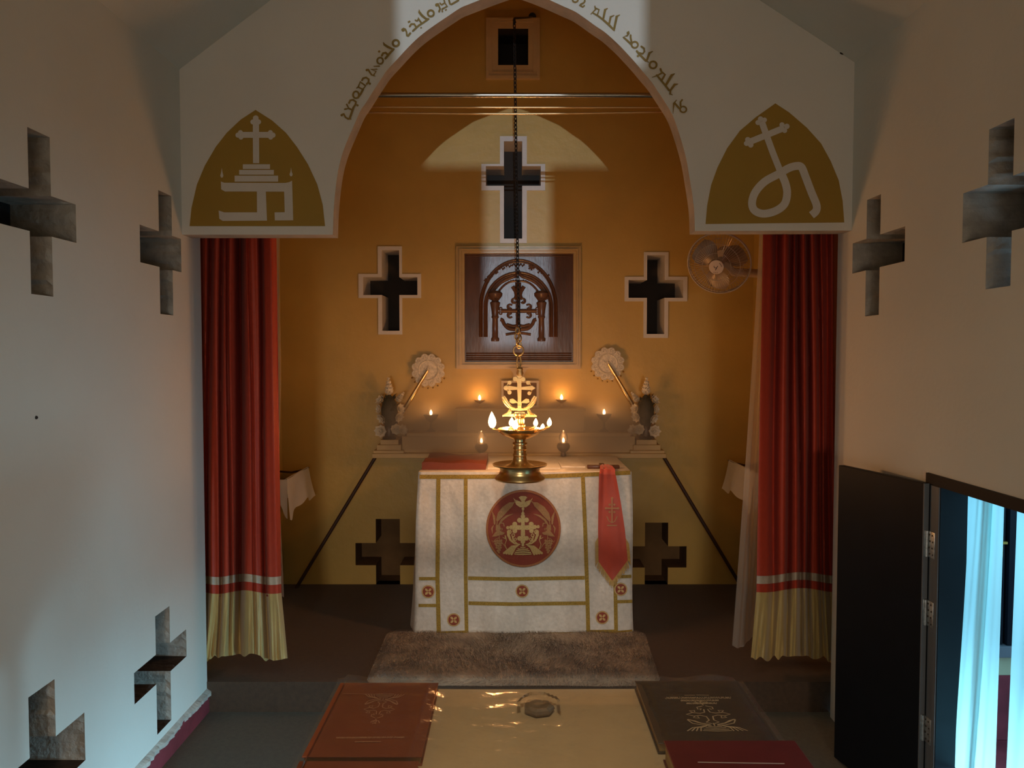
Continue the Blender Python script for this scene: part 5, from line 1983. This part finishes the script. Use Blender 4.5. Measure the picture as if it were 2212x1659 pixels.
tag(MB().grid(plastic_fn, 120, 90).build('plastic_sheet', M['plastic'], smooth=True), 'clear plastic sheet spread over the foreground table and its books', 'plastic sheet')


# ---- thin incense smoke hanging over the ledge
m = bpy.data.materials.new('incense_smoke')
m.use_nodes = True
nt = m.node_tree
nt.nodes.remove(nt.nodes['Principled BSDF'])
vs_ = nt.nodes.new('ShaderNodeVolumeScatter')
vs_.inputs['Color'].default_value = (.95, .93, .90, 1)
vs_.inputs['Anisotropy'].default_value = .2
tc = nt.nodes.new('ShaderNodeTexCoord')
nz = nt.nodes.new('ShaderNodeTexNoise')
nz.inputs['Scale'].default_value = 2.6
nz.inputs['Detail'].default_value = 2
nt.links.new(tc.outputs['Object'], nz.inputs['Vector'])
sx = nt.nodes.new('ShaderNodeSeparateXYZ')
nt.links.new(tc.outputs['Generated'], sx.inputs[0])
rp = nt.nodes.new('ShaderNodeValToRGB')
e = rp.color_ramp.elements
e[0].position, e[0].color = 0.0, (.35, .35, .35, 1)
e[1].position, e[1].color = 1.0, (0, 0, 0, 1)
q = e.new(.38); q.color = (1, 1, 1, 1)
q = e.new(.70); q.color = (.12, .12, .12, 1)
nt.links.new(sx.outputs[2], rp.inputs[0])
rx_ = nt.nodes.new('ShaderNodeValToRGB')
e = rx_.color_ramp.elements
e[0].position, e[0].color = 0.0, (0, 0, 0, 1)
e[1].position, e[1].color = 1.0, (0, 0, 0, 1)
q = e.new(.2); q.color = (1, 1, 1, 1)
q = e.new(.8); q.color = (1, 1, 1, 1)
nt.links.new(sx.outputs[0], rx_.inputs[0])
m1 = nt.nodes.new('ShaderNodeMath'); m1.operation = 'MULTIPLY'
m2 = nt.nodes.new('ShaderNodeMath'); m2.operation = 'MULTIPLY'
m3 = nt.nodes.new('ShaderNodeMath'); m3.operation = 'MULTIPLY'
nt.links.new(rp.outputs[0], m1.inputs[0]); nt.links.new(rx_.outputs[0], m1.inputs[1])
nt.links.new(m1.outputs[0], m2.inputs[0]); nt.links.new(nz.outputs[0], m2.inputs[1])
nt.links.new(m2.outputs[0], m3.inputs[0]); m3.inputs[1].default_value = 5.0
nt.links.new(m3.outputs[0], vs_.inputs['Density'])
nt.links.new(vs_.outputs[0], nt.nodes['Material Output'].inputs['Volume'])
so = MB().box((-1.02, 5.20, ZT + .03), (1.08, 6.11, ZT + .62)).build('incense_smoke', m)
tag(so, 'thin veil of incense smoke hanging over the cream ledge behind the altar', 'smoke')
so['kind'] = 'stuff'
